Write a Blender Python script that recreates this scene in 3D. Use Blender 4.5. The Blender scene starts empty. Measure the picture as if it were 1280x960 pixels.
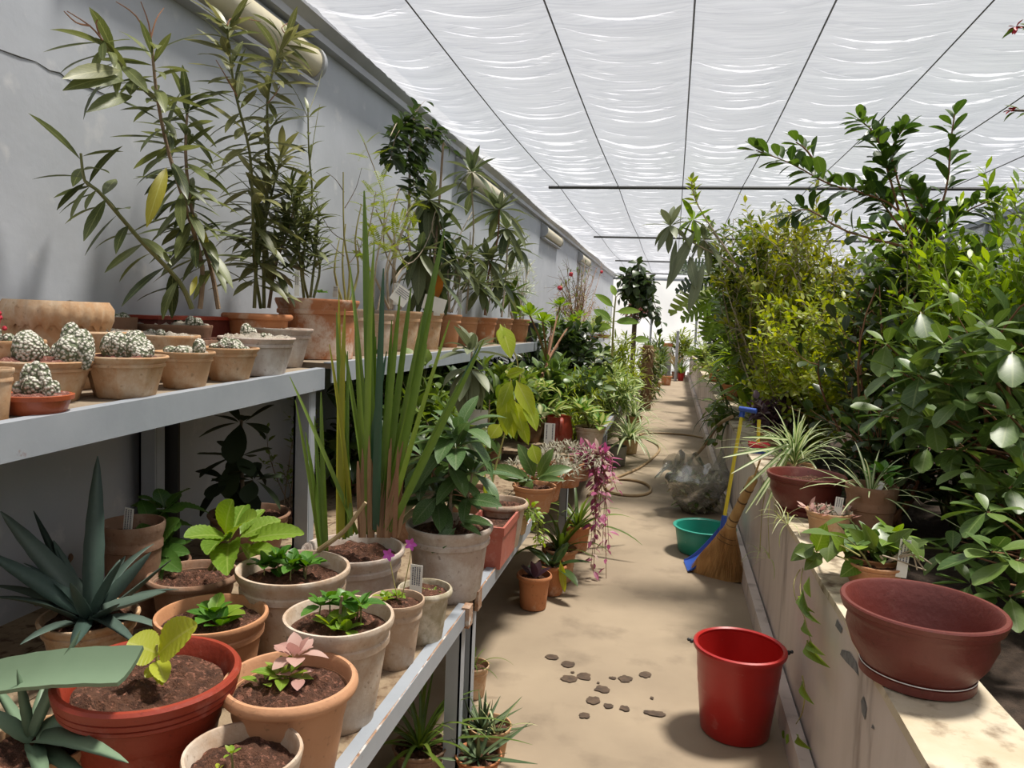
import bpy, math, random
import numpy as np
from mathutils import Vector, Matrix, noise as mnoise
random.seed(7)
rng = random.Random(11)
SC = bpy.context.scene
COL = SC.collection
R = math.radians

# ------------------------------------------------------------------ camera
FOC, VPX, VPY, ROLL, EYE = 950.0, 842.0, 406.0, 0.04, 1.4
a0, b0 = (VPX-640)/FOC, (VPY-480)/FOC
cY = Vector((a0, b0, 1)).normalized()
cU = -Vector((-ROLL, 1, ROLL*a0-b0)).normalized()
cX = cY.cross(cU)
CAMW = Matrix((cX, cY, cU))            # rows: the world axes seen from the camera
CP = Vector((0, 0, EYE))
cam = bpy.data.cameras.new('camera')
cam.sensor_fit = 'HORIZONTAL'; cam.sensor_width = 36; cam.lens = FOC*36/1280
cam.clip_start = .05
camo = bpy.data.objects.new('camera', cam); COL.objects.link(camo)
rt, up, bk = CAMW @ Vector((1,0,0)), CAMW @ Vector((0,-1,0)), CAMW @ Vector((0,0,-1))
camo.matrix_world = Matrix(((rt.x,up.x,bk.x,0),(rt.y,up.y,bk.y,0),(rt.z,up.z,bk.z,EYE),(0,0,0,1)))
SC.camera = camo

# ------------------------------------------------------------------ light
SC.view_settings.view_transform = 'Standard'
SC.view_settings.look = 'None'
SC.view_settings.gamma = 1
SC.view_settings.use_curve_mapping = False
SC.view_settings.exposure = 0.0
w = bpy.data.worlds.new('sky'); SC.world = w; w.use_nodes = True
bg = w.node_tree.nodes['Background']
bg.inputs[0].default_value = (.86, .92, 1, 1); bg.inputs[1].default_value = .62
sl = bpy.data.lights.new('sun', 'SUN'); sl.energy = 15; sl.angle = R(9); sl.color = (1, .945, .86)
so = bpy.data.objects.new('sun', sl); COL.objects.link(so)
SUN = Vector((.27, .18, .94)).normalized()    # towards the sun
so.rotation_euler = SUN.to_track_quat('Z', 'Y').to_euler()
so.location = (2, 2, 6)

# ------------------------------------------------------------------ geometry of the place
LX, LZ = -.56, .52           # lower bench: front edge, top
UX, UZ = -1.25, 1.18         # upper shelf: front edge, top
WX = -1.75                   # left wall
RX, RZ, RX2 = .495, .63, .72 # planter wall: face, top, inner face
SOILZ = .45
CZ = 2.72
YE = 22.0
def ray(x, y): return CAMW @ Vector(((x-640)/FOC, (y-480)/FOC, 1))
def at(x, y, z=0): d = ray(x, y); return CP + d*((z-EYE)/d.z)
def atX(x, y, X): d = ray(x, y); return CP + d*(X/d.x)
def atY(x, y, Y): d = ray(x, y); return CP + d*(Y/d.y)
def depth(p): return (p-CP).dot(CAMW @ Vector((0,0,1)))
def V3(*a): return Vector(a)
def lerp(a, b, t): return a+(b-a)*t
def ru(a, b): return rng.uniform(a, b)

# ------------------------------------------------------------------ materials
MATS = {}
def nodes(name):
    m = bpy.data.materials.new(name); m.use_nodes = True
    nt = m.node_tree; b = nt.nodes['Principled BSDF']
    MATS[name] = m
    return m, nt, b, nt.nodes.new, nt.links.new
def c4(c): return (c[0], c[1], c[2], 1)
def mixc(nt, fac, a, b):
    n = nt.nodes.new('ShaderNodeMix'); n.data_type = 'RGBA'
    for i, v in ((0, fac), (6, a), (7, b)):
        if hasattr(v, 'is_output'): nt.links.new(v, n.inputs[i])
        elif i == 0: n.inputs[0].default_value = v
        else: n.inputs[i].default_value = c4(v)
    return n.outputs[2]
def tex(nt, kind, scale, detail=4, coord='Object', stretch=None, rough=.55):
    tc = nt.nodes.new('ShaderNodeTexCoord')
    n = nt.nodes.new('ShaderNodeTex'+kind); n.inputs['Scale'].default_value = scale
    if kind == 'Noise': n.inputs['Detail'].default_value = detail; n.inputs['Roughness'].default_value = rough
    src = tc.outputs[coord]
    if stretch:
        mp = nt.nodes.new('ShaderNodeMapping'); mp.inputs['Scale'].default_value = stretch
        nt.links.new(src, mp.inputs[0]); src = mp.outputs[0]
    nt.links.new(src, n.inputs['Vector'])
    return n.outputs['Fac'] if kind == 'Noise' else n.outputs[0]
def ramp(nt, src, lo, hi):
    n = nt.nodes.new('ShaderNodeMapRange'); n.inputs[1].default_value = lo; n.inputs[2].default_value = hi
    nt.links.new(src, n.inputs[0]); return n.outputs[0]
def math_(nt, op, a, b=0.0, c=None):
    n = nt.nodes.new('ShaderNodeMath'); n.operation = op
    for i, v in enumerate((a, b) if c is None else (a, b, c)):
        if hasattr(v, 'is_output'): nt.links.new(v, n.inputs[i])
        else: n.inputs[i].default_value = v
    return n.outputs[0]
def bump(nt, b, src, strength=.3, dist=.01):
    n = nt.nodes.new('ShaderNodeBump'); n.inputs['Strength'].default_value = strength; n.inputs['Distance'].default_value = dist
    nt.links.new(src, n.inputs['Height']); nt.links.new(n.outputs[0], b.inputs['Normal'])
def objrand(nt):
    oi = nt.nodes.new('ShaderNodeObjectInfo'); return oi.outputs['Random']
def mat(name, a, b_=None, scale=8, rough=.7, lo=.35, hi=.65, metal=0, bmp=0, spots=None, spot_scale=30, spot_lo=.62, spot_hi=.7, stretch=None, detail=5, coat=0):
    """plain surface: two tones by noise, optional spots of a third colour, optional relief"""
    m, nt, b, N, L = nodes(name)
    n = tex(nt, 'Noise', scale, detail, stretch=stretch)
    col = mixc(nt, ramp(nt, n, lo, hi), a, b_ or a)
    if spots:
        n2 = tex(nt, 'Noise', spot_scale, 6, stretch=stretch)
        col = mixc(nt, ramp(nt, n2, spot_lo, spot_hi), col, spots)
    L(col, b.inputs['Base Color'])
    b.inputs['Roughness'].default_value = rough; b.inputs['Metallic'].default_value = metal
    if coat: b.inputs['Coat Weight'].default_value = coat
    if bmp: bump(nt, b, tex(nt, 'Noise', scale*6, 5, stretch=stretch), bmp)
    return m
def clay(name, a, b_, wash, wash_lo=.52, wash_hi=.66, scale=5, rough=.85):
    """fired clay with lime bloom and per-pot tint"""
    m, nt, b, N, L = nodes(name)
    col = mixc(nt, ramp(nt, tex(nt, 'Noise', scale*1.6, 4), .3, .7), a, b_)
    n2 = tex(nt, 'Noise', scale*2.3, 7, stretch=(1, 1, .8), rough=.68)
    oi = objrand(nt)
    sh = math_(nt, 'MULTIPLY_ADD', oi, .14, n2)
    col = mixc(nt, ramp(nt, sh, wash_lo+.05, wash_hi+.1), col, wash)
    col = mixc(nt, ramp(nt, tex(nt, 'Noise', scale*14, 4), .62, .75), col, tuple(x*.55 for x in a))
    L(col, b.inputs['Base Color']); b.inputs['Roughness'].default_value = rough
    bump(nt, b, tex(nt, 'Noise', 60, 6), .35, .004)
    return m
def leafmat(name, dark, light, vein=None, rough=.42, trans=.3, vw=.035, nv=9, edge=None, speck=None, tw=1.25):
    """leaf: tint varies from leaf to leaf, pale midrib and side veins by uv, thin-leaf translucency"""
    m, nt, b, N, L = nodes(name)
    geo = N('ShaderNodeNewGeometry')
    r = math_(nt, 'FRACT', math_(nt, 'ADD', objrand(nt), geo.outputs['Random Per Island']))
    nz = tex(nt, 'Noise', 25, 3)
    fac = math_(nt, 'MULTIPLY_ADD', nz, .5, math_(nt, 'MULTIPLY_ADD', r, .95, -.22))
    cl = N('ShaderNodeClamp'); L(fac, cl.inputs[0])
    col = mixc(nt, cl.outputs[0], dark, light)
    uv = N('ShaderNodeUVMap'); uv.uv_map = 'UVMap'
    sx = N('ShaderNodeSeparateXYZ'); L(uv.outputs[0], sx.inputs[0])
    d = math_(nt, 'ABSOLUTE', math_(nt, 'SUBTRACT', sx.outputs[0], .5))
    if vein:
        mid = math_(nt, 'LESS_THAN', d, vw)
        s = math_(nt, 'SINE', math_(nt, 'MULTIPLY', math_(nt, 'SUBTRACT', sx.outputs[1], math_(nt, 'MULTIPLY', d, .55)), nv*6.283))
        sv = math_(nt, 'MULTIPLY', ramp(nt, s, .8, 1.0), .45)
        col = mixc(nt, math_(nt, 'MULTIPLY', math_(nt, 'MAXIMUM', mid, sv), .55), col, vein)
    if edge: col = mixc(nt, ramp(nt, d, .2, .34), col, edge)
    if speck: col = mixc(nt, ramp(nt, tex(nt, 'Noise', 130, 2), .60, .64), col, speck)
    L(col, b.inputs['Base Color']); b.inputs['Roughness'].default_value = rough
    tr = N('ShaderNodeBsdfTranslucent')
    hs = N('ShaderNodeHueSaturation'); hs.inputs['Saturation'].default_value = 1.15; hs.inputs['Value'].default_value = tw
    hs.inputs['Hue'].default_value = .485
    L(col, hs.inputs['Color']); L(hs.outputs[0], tr.inputs[0])
    mx = N('ShaderNodeMixShader'); mx.inputs[0].default_value = trans
    L(b.outputs[0], mx.inputs[1]); L(tr.outputs[0], mx.inputs[2])
    L(mx.outputs[0], nt.nodes['Material Output'].inputs[0])
    return m

# ------------------------------------------------------------------ mesh helpers
def link(name, me, parent=None):
    o = bpy.data.objects.new(name, me); COL.objects.link(o)
    if parent is not None: o.parent = parent
    return o
def mk(name, Vs, F, m, smooth=True, angle=40, uv=None):
    me = bpy.data.meshes.new(name)
    me.from_pydata([tuple(v) for v in Vs], [], F)
    if m is not None: me.materials.append(m)
    if smooth:
        me.polygons.foreach_set('use_smooth', [True]*len(me.polygons))
        if angle: me.set_sharp_from_angle(angle=R(angle))
    if uv is not None:
        l = me.uv_layers.new(name='UVMap')
        idx = np.empty(len(me.loops), dtype=np.int32); me.loops.foreach_get('vertex_index', idx)
        l.data.foreach_set('uv', np.asarray(uv, dtype=np.float32)[idx].ravel())
    me.update()
    return me
class MB:
    """collects shapes, in world coordinates"""
    def __init__(s): s.V = []; s.F = []
    def add(s, Vs, F):
        k = len(s.V); s.V += [Vector(v) for v in Vs]; s.F += [tuple(i+k for i in f) for f in F]; return s
    def box(s, lo, hi):
        x0,y0,z0 = lo; x1,y1,z1 = hi
        return s.add([(x0,y0,z0),(x1,y0,z0),(x1,y1,z0),(x0,y1,z0),(x0,y0,z1),(x1,y0,z1),(x1,y1,z1),(x0,y1,z1)],
                     [(3,2,1,0),(4,5,6,7),(0,1,5,4),(1,2,6,5),(2,3,7,6),(3,0,4,7)])
    def tube(s, pts, rad, n=6, cap=True):
        pts = [Vector(p) for p in pts]; m = len(pts)
        if not hasattr(rad, '__len__'): rad = [rad]*m
        Vs = []; F = []; u = None
        for i, p in enumerate(pts):
            t = (pts[min(i+1, m-1)]-pts[max(i-1, 0)])
            t = t.normalized() if t.length > 1e-9 else Vector((0,0,1))
            if u is None:
                u = t.cross(Vector((0,0,1)) if abs(t.z) < .9 else Vector((1,0,0)))
            u = (u-t*u.dot(t)).normalized(); v = t.cross(u)
            for k in range(n):
                a = 2*math.pi*k/n
                Vs.append(p+(u*math.cos(a)+v*math.sin(a))*rad[i])
        for i in range(m-1):
            for k in range(n):
                a = i*n+k; b = i*n+(k+1) % n
                F.append((a, b, b+n, a+n))
        if cap: F += [tuple(range(n-1, -1, -1)), tuple(range((m-1)*n, m*n))]
        return s.add(Vs, F)
    def lathe(s, prof, c=(0,0,0), n=36, rfun=None, close=True):
        c = Vector(c); Vs = []; F = []
        for j, (r, z) in enumerate(prof):
            for k in range(n):
                a = 2*math.pi*k/n
                rr = r*(rfun(a, j) if rfun else 1)
                Vs.append(c+Vector((rr*math.cos(a), rr*math.sin(a), z)))
        for j in range(len(prof)-1):
            for k in range(n):
                F.append((j*n+k, j*n+(k+1) % n, (j+1)*n+(k+1) % n, (j+1)*n+k))
        if close: F += [tuple(range(n-1, -1, -1)), tuple(range((len(prof)-1)*n, len(prof)*n))]
        return s.add(Vs, F)
    def ball(s, c, r, n=10, m=7, jit=0):
        """ellipsoid; r a number or 3-tuple"""
        c = Vector(c); r = Vector((r, r, r)) if not hasattr(r, '__len__') else Vector(r)
        Vs = [c+Vector((0,0,-r.z))]; F = []
        for i in range(1, m):
            ph = -math.pi/2+math.pi*i/m
            for k in range(n):
                a = 2*math.pi*(k+.5*(i % 2))/n; q = 1+ru(-jit, jit)
                Vs.append(c+Vector((r.x*math.cos(ph)*math.cos(a)*q, r.y*math.cos(ph)*math.sin(a)*q, r.z*math.sin(ph)*q)))
        Vs.append(c+Vector((0,0,r.z)))
        for k in range(n): F.append((0, 1+(k+1) % n, 1+k))
        for i in range(m-2):
            for k in range(n): F.append((1+i*n+k, 1+i*n+(k+1) % n, 1+(i+1)*n+(k+1) % n, 1+(i+1)*n+k))
        e = len(Vs)-1
        for k in range(n): F.append((e, 1+(m-2)*n+k, 1+(m-2)*n+(k+1) % n))
        return s.add(Vs, F)
    def xform(s, M): s.V = [M @ v for v in s.V]; return s

def setp(o, label=None, cat=None, group=None, kind=None):
    for k, v in (('label', label), ('category', cat), ('group', group), ('kind', kind)):
        if v: o[k] = v
    return o
def solo(name, mb, m, label, cat, group=None, kind=None, loc=None, smooth=True, angle=40):
    """a thing that is one mesh"""
    loc = Vector(loc) if loc is not None else sum(mb.V, Vector())/len(mb.V)
    o = link(name, mk(name, [v-loc for v in mb.V], mb.F, m, smooth, angle)); o.location = loc
    return setp(o, label, cat, group, kind)
def struct(name, mb, m, parent=None, smooth=False, angle=40):
    o = link(name, mk(name, mb.V, mb.F, m, smooth, angle), parent)
    if parent is None: o['kind'] = 'structure'
    return o

# ------------------------------------------------------------------ leaves
LEAF = {}     # (shape, material) -> list of variants
SHAPES = {
 # w: width/length, a,b: outline exponents, fold, droop (bend over the length, rad), nl rows
 'lance': dict(w=.17, a=.9, b=.9, fold=.25, droop=(.15,.7), nl=6),
 'lance_small': dict(w=.22, a=.9, b=.9, fold=.2, droop=(0,.5), nl=3),
 'ovate': dict(w=.5, a=.6, b=.9, fold=.25, droop=(.2,.7), nl=6, pet=.1),
 'ovate_small': dict(w=.46, a=.65, b=.85, fold=.2, droop=(0,.5), nl=3),
 'obovate': dict(w=.52, a=.95, b=.55, fold=.22, droop=(.1,.5), nl=6, pet=.06),
 'heart': dict(w=.72, a=.28, b=.9, fold=.18, droop=(.2,.8), nl=7, pet=.25),
 'quilt': dict(w=.78, a=.5, b=.62, fold=.2, droop=(.2,.8), nl=26, pet=.08, serr=.022, wave=.012),
 'mint': dict(w=.62, a=.5, b=.7, fold=.3, droop=(.2,.7), nl=8, serr=.05, pet=.05),
 'strap': dict(w=.05, a=.12, b=.45, fold=.35, droop=(.02,.25), nl=9),
 'grass': dict(w=.045, a=.15, b=.6, fold=.3, droop=(.7,1.9), nl=8),
 'agave': dict(w=.17, a=.28, b=.7, fold=.42, droop=(-.1,.8), nl=12, serr=.03, thick=.02),
 'aloe': dict(w=.12, a=.2, b=.8, fold=.4, droop=(-.6,.2), nl=6, thick=.02),
 'paddle': dict(w=.28, a=.6, b=.8, fold=.3, droop=(.2,.9), nl=8, pet=.15),
 'oblong': dict(w=.34, a=.6, b=.75, fold=.3, droop=(.3,1.0), nl=7, pet=.1),
 'spoon': dict(w=.45, a=1.1, b=.35, fold=.25, droop=(-.3,.2), nl=5),
}
def leaf_variant(sp, droop):
    w, a, b, nl = sp['w'], sp['a'], sp['b'], sp['nl']
    pet = sp.get('pet', 0); pk = a/(a+b); nrm = pk**a*(1-pk)**b
    Vs = []; UV = []; y = z = 0.0; ang = droop*-.35; prev = 0
    rows = [(0, .006 if pet else .02*w)] if pet else []
    for i in range(nl+1):
        t = i/nl
        tt = min(max(t, .012), .992)
        hw = w/2*(tt**a)*((1-tt)**b)/nrm
        if sp.get('serr') and 0 < i < nl: hw *= 1+sp['serr']*(1 if i % 2 else -1)
        rows.append((pet+(1-pet)*t, hw))
    for i, (t, hw) in enumerate(rows):
        dl = t-prev; prev = t
        an = ang+droop*t
        y += dl*math.cos(an); z -= dl*math.sin(an)
        lift = hw*sp['fold']
        wv = sp.get('wave', 0)*math.sin(i*2.2)
        nx, nz = 0, 0
        Vs += [(-hw, y, z+lift+wv), (0, y, z), (hw, y, z+lift-wv)]
        v = max(0, (t-pet)/(1-pet)) if pet < 1 else t
        UV += [(.5-.5*min(1, hw/(w*.25)), v) if hw < w*.25 else (0, v), (.5, v), (.5+.5*min(1, hw/(w*.25)), v) if hw < w*.25 else (1, v)]
    F = []
    for i in range(len(rows)-1):
        k = 3*i
        F += [(k, k+1, k+4, k+3), (k+1, k+2, k+5, k+4)]
    if sp.get('thick'):
        n = len(Vs); th = sp['thick']
        for i, (t, hw) in enumerate(rows):
            q = max(.15, 1-t)
            for (x, yy, zz), (u, v) in zip(Vs[3*i:3*i+3], UV[3*i:3*i+3]):
                Vs.append((x*.97, yy, zz-th*q*(1.6 if x == 0 else .25))); UV.append((u, v))
        G = [tuple(n+j for j in reversed(f)) for f in F]
        for i in range(len(rows)-1):
            k = 3*i
            G += [(k+3, n+k+3, n+k, k), (k+2, n+k+2, n+k+5, k+5)]
        F += G
    return Vs, F, UV
def leafset(shape, m):
    key = (shape, m.name)
    if key not in LEAF:
        out = []
        if shape in CUSTOM:
            raw = CUSTOM[shape]()
        else:
            sp = SHAPES[shape]; d0, d1 = sp['droop']
            raw = [leaf_variant(sp, lerp(d0, d1, i/3)) for i in range(4)]
        for Vs, F, UV in raw:
            me = mk('leaf', Vs, F, m, True, 0, UV)
            out.append((me, np.array(Vs), F, np.array(UV)))
        LEAF[key] = out
    return LEAF[key]
def monstera():
    out = []
    for dr in (.3, .8):
        sp = dict(w=.85, a=.35, b=.75, fold=.12, droop=(0,1), nl=41)
        Vs, F, UV = leaf_variant(sp, dr)
        # deep cuts: pull every third/fourth row of the margin in towards the midrib
        Vs = [list(v) for v in Vs]
        for i in range(5, 40):
            if i % 4 in (0,):
                for s in (0, 2):
                    Vs[3*i+s][0] *= .14; Vs[3*i+s][2] = Vs[3*i+1][2]
            else:
                for s in (0, 2): Vs[3*i+s][1] += .05
        out.append((Vs, F, UV))
    return out
def pinnate(n=9, ll=.30, w=.25, dr=.4, small=False):
    Vs = []; F = []; UV = []
    for i in range(n):
        t = .12+.88*i/(n-1)
        an = dr*t; y = t*math.cos(an*.5); z = -t*math.sin(an*.6)
        for s in (-1, 1):
            L = ll*(1-.55*abs(t-.45)); k = len(Vs)
            dx, dy = s*math.cos(.5), math.sin(.5)
            px, py = -dy, dx*s
            for q, hw in ((0, .0), (.35, w*.5), (.75, w*.4), (1, .0)):
                cx, cy = dx*L*q, y+dy*L*q
                hw = max(hw*L, .002)
                Vs += [(cx-dy*s*hw*.9, cy+abs(dx)*hw, z-.1*q*L), (cx+dy*s*hw*.9, cy-abs(dx)*hw, z-.1*q*L)]
                UV += [(0, q), (1, q)]
            for q in range(3): F.append((k+2*q, k+2*q+1, k+2*q+3, k+2*q+2))
    k = len(Vs)
    for i in range(6):
        t = i/5; an = dr*t
        Vs += [(-.006, t*math.cos(an*.5), -t*math.sin(an*.6)), (.006, t*math.cos(an*.5), -t*math.sin(an*.6))]
        UV += [(.5, t), (.5, t)]
    for i in range(5): F.append((k+2*i, k+2*i+1, k+2*i+3, k+2*i+2))
    return Vs, F, UV
CUSTOM = {'monstera': monstera,
          'pinnate': lambda: [pinnate(9, .3, .4, .3), pinnate(9, .3, .4, .8)],
          'fern': lambda: [pinnate(16, .26, .22, .5), pinnate(16, .26, .22, 1.1)],
          'mimosa': lambda: [pinnate(12, .2, .3, .3), pinnate(12, .2, .3, .7)]}
def lframe(p, d, L, up=None, wid=1.0, twist=0):
    d = Vector(d).normalized(); up = Vector(up) if up is not None else Vector((0,0,1))
    x = d.cross(up)
    if x.length < 1e-3: x = d.cross(Vector((1, .3, 0)))
    x.normalize(); z = x.cross(d)
    if twist: x, z = x*math.cos(twist)+z*math.sin(twist), z*math.cos(twist)-x*math.sin(twist)
    return Matrix(((x.x*L*wid, d.x*L, z.x*L, p[0]), (x.y*L*wid, d.y*L, z.y*L, p[1]), (x.z*L*wid, d.z*L, z.z*L, p[2]), (0,0,0,1)))

def blocked(p):
    """inside a wall, the planter wall, a bench top or above the cloth"""
    return p.x < WX+.004 or p.z > CZ-.085 or (RX-.004 < p.x < RX2 and p.z < RZ) or (p.x < LX and .75 < p.y < 13.2 and LZ-.03 < p.z < LZ) or p.z < .004 or (p.x < UX and .75 < p.y < 7.3 and 1.11 < p.z < 1.145)
class Thing:
    def __init__(s, name, loc, label, cat, group=None):
        s.loc = Vector(loc); s.o = bpy.data.objects.new(name, None); COL.objects.link(s.o)
        s.o.location = s.loc; s.o.empty_display_size = .05
        setp(s.o, label, cat, group); s.leaves = []; s.max = 300
    def part(s, name, mb, m, parent=None, smooth=True, angle=40, label=None, kind=None):
        o = link(name, mk(name, [v-s.loc for v in mb.V], mb.F, m, smooth, angle), parent or s.o)
        return setp(o, label, None, None, kind)
    def leaf(s, shape, m, p, d, L, up=None, wid=1.0, twist=0, name='leaf', i=None):
        vs = leafset(shape, m); k = rng.randrange(len(vs)) if i is None else i
        s.leaves.append((vs[k], lframe(p, d, L, up, wid, twist), name, L))
    def flush(s):
        by = {}
        def tips(M): 
            return [M @ Vector((0, t, 0)) for t in (.35, .7, 1)]
        s.leaves = [l for l in s.leaves if not any(blocked(q) for q in tips(l[1]))]
        for l in s.leaves: by.setdefault(l[2], []).append(l)
        for name, ls in by.items():
            ls.sort(key=lambda l: (l[1].translation-CP).length/max(l[3], .01))
            for v, M, nm, L in ls[:s.max]:
                o = bpy.data.objects.new(nm, v[0]); COL.objects.link(o); o.parent = s.o
                o.matrix_basis = Matrix.Translation(-s.loc) @ M
            rest = {}
            for l in ls[s.max:]: rest.setdefault(l[0][0].materials[0].name, []).append(l)
            for mn, rl in rest.items():
                Va, Fa, Ua = [], [], []; k = 0
                for v, M, nm, L in rl:
                    A = np.array(M); Va.append(v[1] @ A[:3,:3].T + (A[:3,3]-np.array(s.loc)))
                    Fa += [tuple(j+k for j in f) for f in v[2]]; Ua.append(v[3]); k += len(v[1])
                me = mk('foliage', np.concatenate(Va).tolist(), Fa, MATS[mn], True, 0, np.concatenate(Ua))
                setp(link('foliage', me, s.o), kind='stuff')
        s.leaves = []
        return s

def bez(a, b, bow, n=8):
    """a curved line from a to b, bent by the vector bow in the middle"""
    a, b, bow = Vector(a), Vector(b), Vector(bow)
    return [a.lerp(b, t)+bow*(4*t*(1-t)) for t in [i/n for i in range(n+1)]]
def along(pts, t):
    x = t*(len(pts)-1); i = min(int(x), len(pts)-2); q = x-i
    return pts[i].lerp(pts[i+1], q), (pts[i+1]-pts[i]).normalized()
def smoothline(pts, k=3):
    pts = [Vector(p) for p in pts]; out = []
    n = len(pts)
    for i in range(n-1):
        p0, p1, p2, p3 = pts[max(i-1,0)], pts[i], pts[i+1], pts[min(i+2,n-1)]
        for j in range(k):
            t = j/k
            out.append(.5*((2*p1)+(-p0+p2)*t+(2*p0-5*p1+4*p2-p3)*t*t+(-p0+3*p1-3*p2+p3)*t**3))
    return out+[pts[-1]]
def perp(t, az):
    u = t.cross(Vector((0,0,1)))
    if u.length < 1e-3: u = Vector((1,0,0))
    u.normalize(); v = t.cross(u)
    return u*math.cos(az)+v*math.sin(az)
def leaves_on(T, pts, shape, m, n, L, t0=.2, t1=1, ang=(40, 70), droop=0, lj=.25, whorl=0, wid=1.0, name='leaf', grow=.3, off=.004, flat=0, twist=.3):
    for i in range(n):
        t = lerp(t0, t1, (i+.5)/n if n > 1 else 1) + ru(-.5, .5)*(t1-t0)/max(n, 1)*.6
        t = min(max(t, 0), 1); p, tg = along(pts, t)
        d = perp(tg, i*2.399+ru(-.4, .4)); a = R(ru(*ang))*(1-.35*t if t > .9 else 1)
        if flat: d.z *= (1-flat); d.normalize()
        dd = tg*math.cos(a)+d*math.sin(a); dd.z -= droop*ru(.4, 1.3)*(1.25-t*.6)
        T.leaf(shape, m, p+d*off, dd, L*(1-grow*t)*ru(1-lj, 1+lj), tg*.3+Vector((0,0,1)), wid, ru(-twist, twist), name)
def rosette(T, c, shape, m, n, L, el=(10, 80), lj=.2, wid=1.0, name='leaf', az0=None, rad=.01, twist=.15):
    az0 = ru(0, 6.3) if az0 is None else az0
    for i in range(n):
        e = R(lerp(el[0], el[1], i/max(n-1, 1))+ru(-7, 7)); a = az0+i*2.399
        d = Vector((math.cos(a)*math.cos(e), math.sin(a)*math.cos(e), math.sin(e)))
        T.leaf(shape, m, Vector(c)+Vector((d.x, d.y, 0))*rad, d, L*ru(1-lj, 1+lj)*(1-.35*i/max(n, 1)), (0,0,1) if e < 1.3 else (-d.x,-d.y,.2), wid, ru(-twist, twist), name)
def stem(T, pts, r0, r1=None, m=None, name='stem', n=6, **k):
    r1 = r0*.5 if r1 is None else r1
    mb = MB().tube(pts, [lerp(r0, r1, i/(len(pts)-1)) for i in range(len(pts))], n)
    return T.part(name, mb, m or MATS['stem_green'], **k)
def tidy(p):
    """keep a branch point out of the walls"""
    p.x = max(p.x, WX+.03)
    if RX-.03 < p.x < RX2+.03 and p.z < RZ+.01: p.x = RX2+.035 if p.x > (RX+RX2)/2-.03 else RX-.035
    return p
def shrub(T, base, c, rad, nb, shape, m, L, nl, bark, twigs=5, tl=.3, r0=.012, ang=(35, 70), droop=.1, lj=.3, t_from=.35, bow=.15, wid=1.0, grow=.2, shell=.45, zmin=None, keep=None, name='branch', twist=.4, up=.2):
    """branches from a base into a rounded crown, twigs on them, leaves on the twigs"""
    base, c, rad = Vector(base), Vector(c), Vector(rad)
    for b in range(nb):
        while True:
            q = Vector((ru(-1,1), ru(-1,1), ru(-1,1)))
            if shell < q.length < 1: break
        e = c+Vector((q.x*rad.x, q.y*rad.y, q.z*rad.z))
        bp = base+Vector((ru(-.05,.05), ru(-.08,.08), 0))
        bw = Vector((ru(-bow,bow), ru(-bow,bow), ru(.2,1)*bow))*(e-bp).length
        e.x = max(e.x, WX+.06)
        pts = [tidy(q) for q in bez(bp, e, bw, 7)]
        mb = MB().tube(pts, [lerp(r0, r0*.25, i/7) for i in range(8)], 5)
        tw = [pts[4:]]
        for k in range(twigs):
            p, tg = along(pts, ru(t_from, .98))
            d = (perp(tg, ru(0, 6.3))+tg*.8+Vector((0,0,up))).normalized()
            q2 = [tidy(q) for q in bez(p, p+d*tl*ru(.5, 1.1), Vector((0,0,ru(-.1,.05)))*tl, 4)]
            mb.tube(q2, [r0*.22, r0*.2, r0*.17, r0*.14, r0*.1], 4, False); tw.append(q2)
        T.part(name, mb, bark)
        for q2 in tw:
            leaves_on(T, q2, shape, m, nl, L, .08, 1, ang, droop, lj, grow=grow, wid=wid, twist=twist)
    if keep: T.leaves = [l for l in T.leaves if keep(l[1].translation)]

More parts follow.
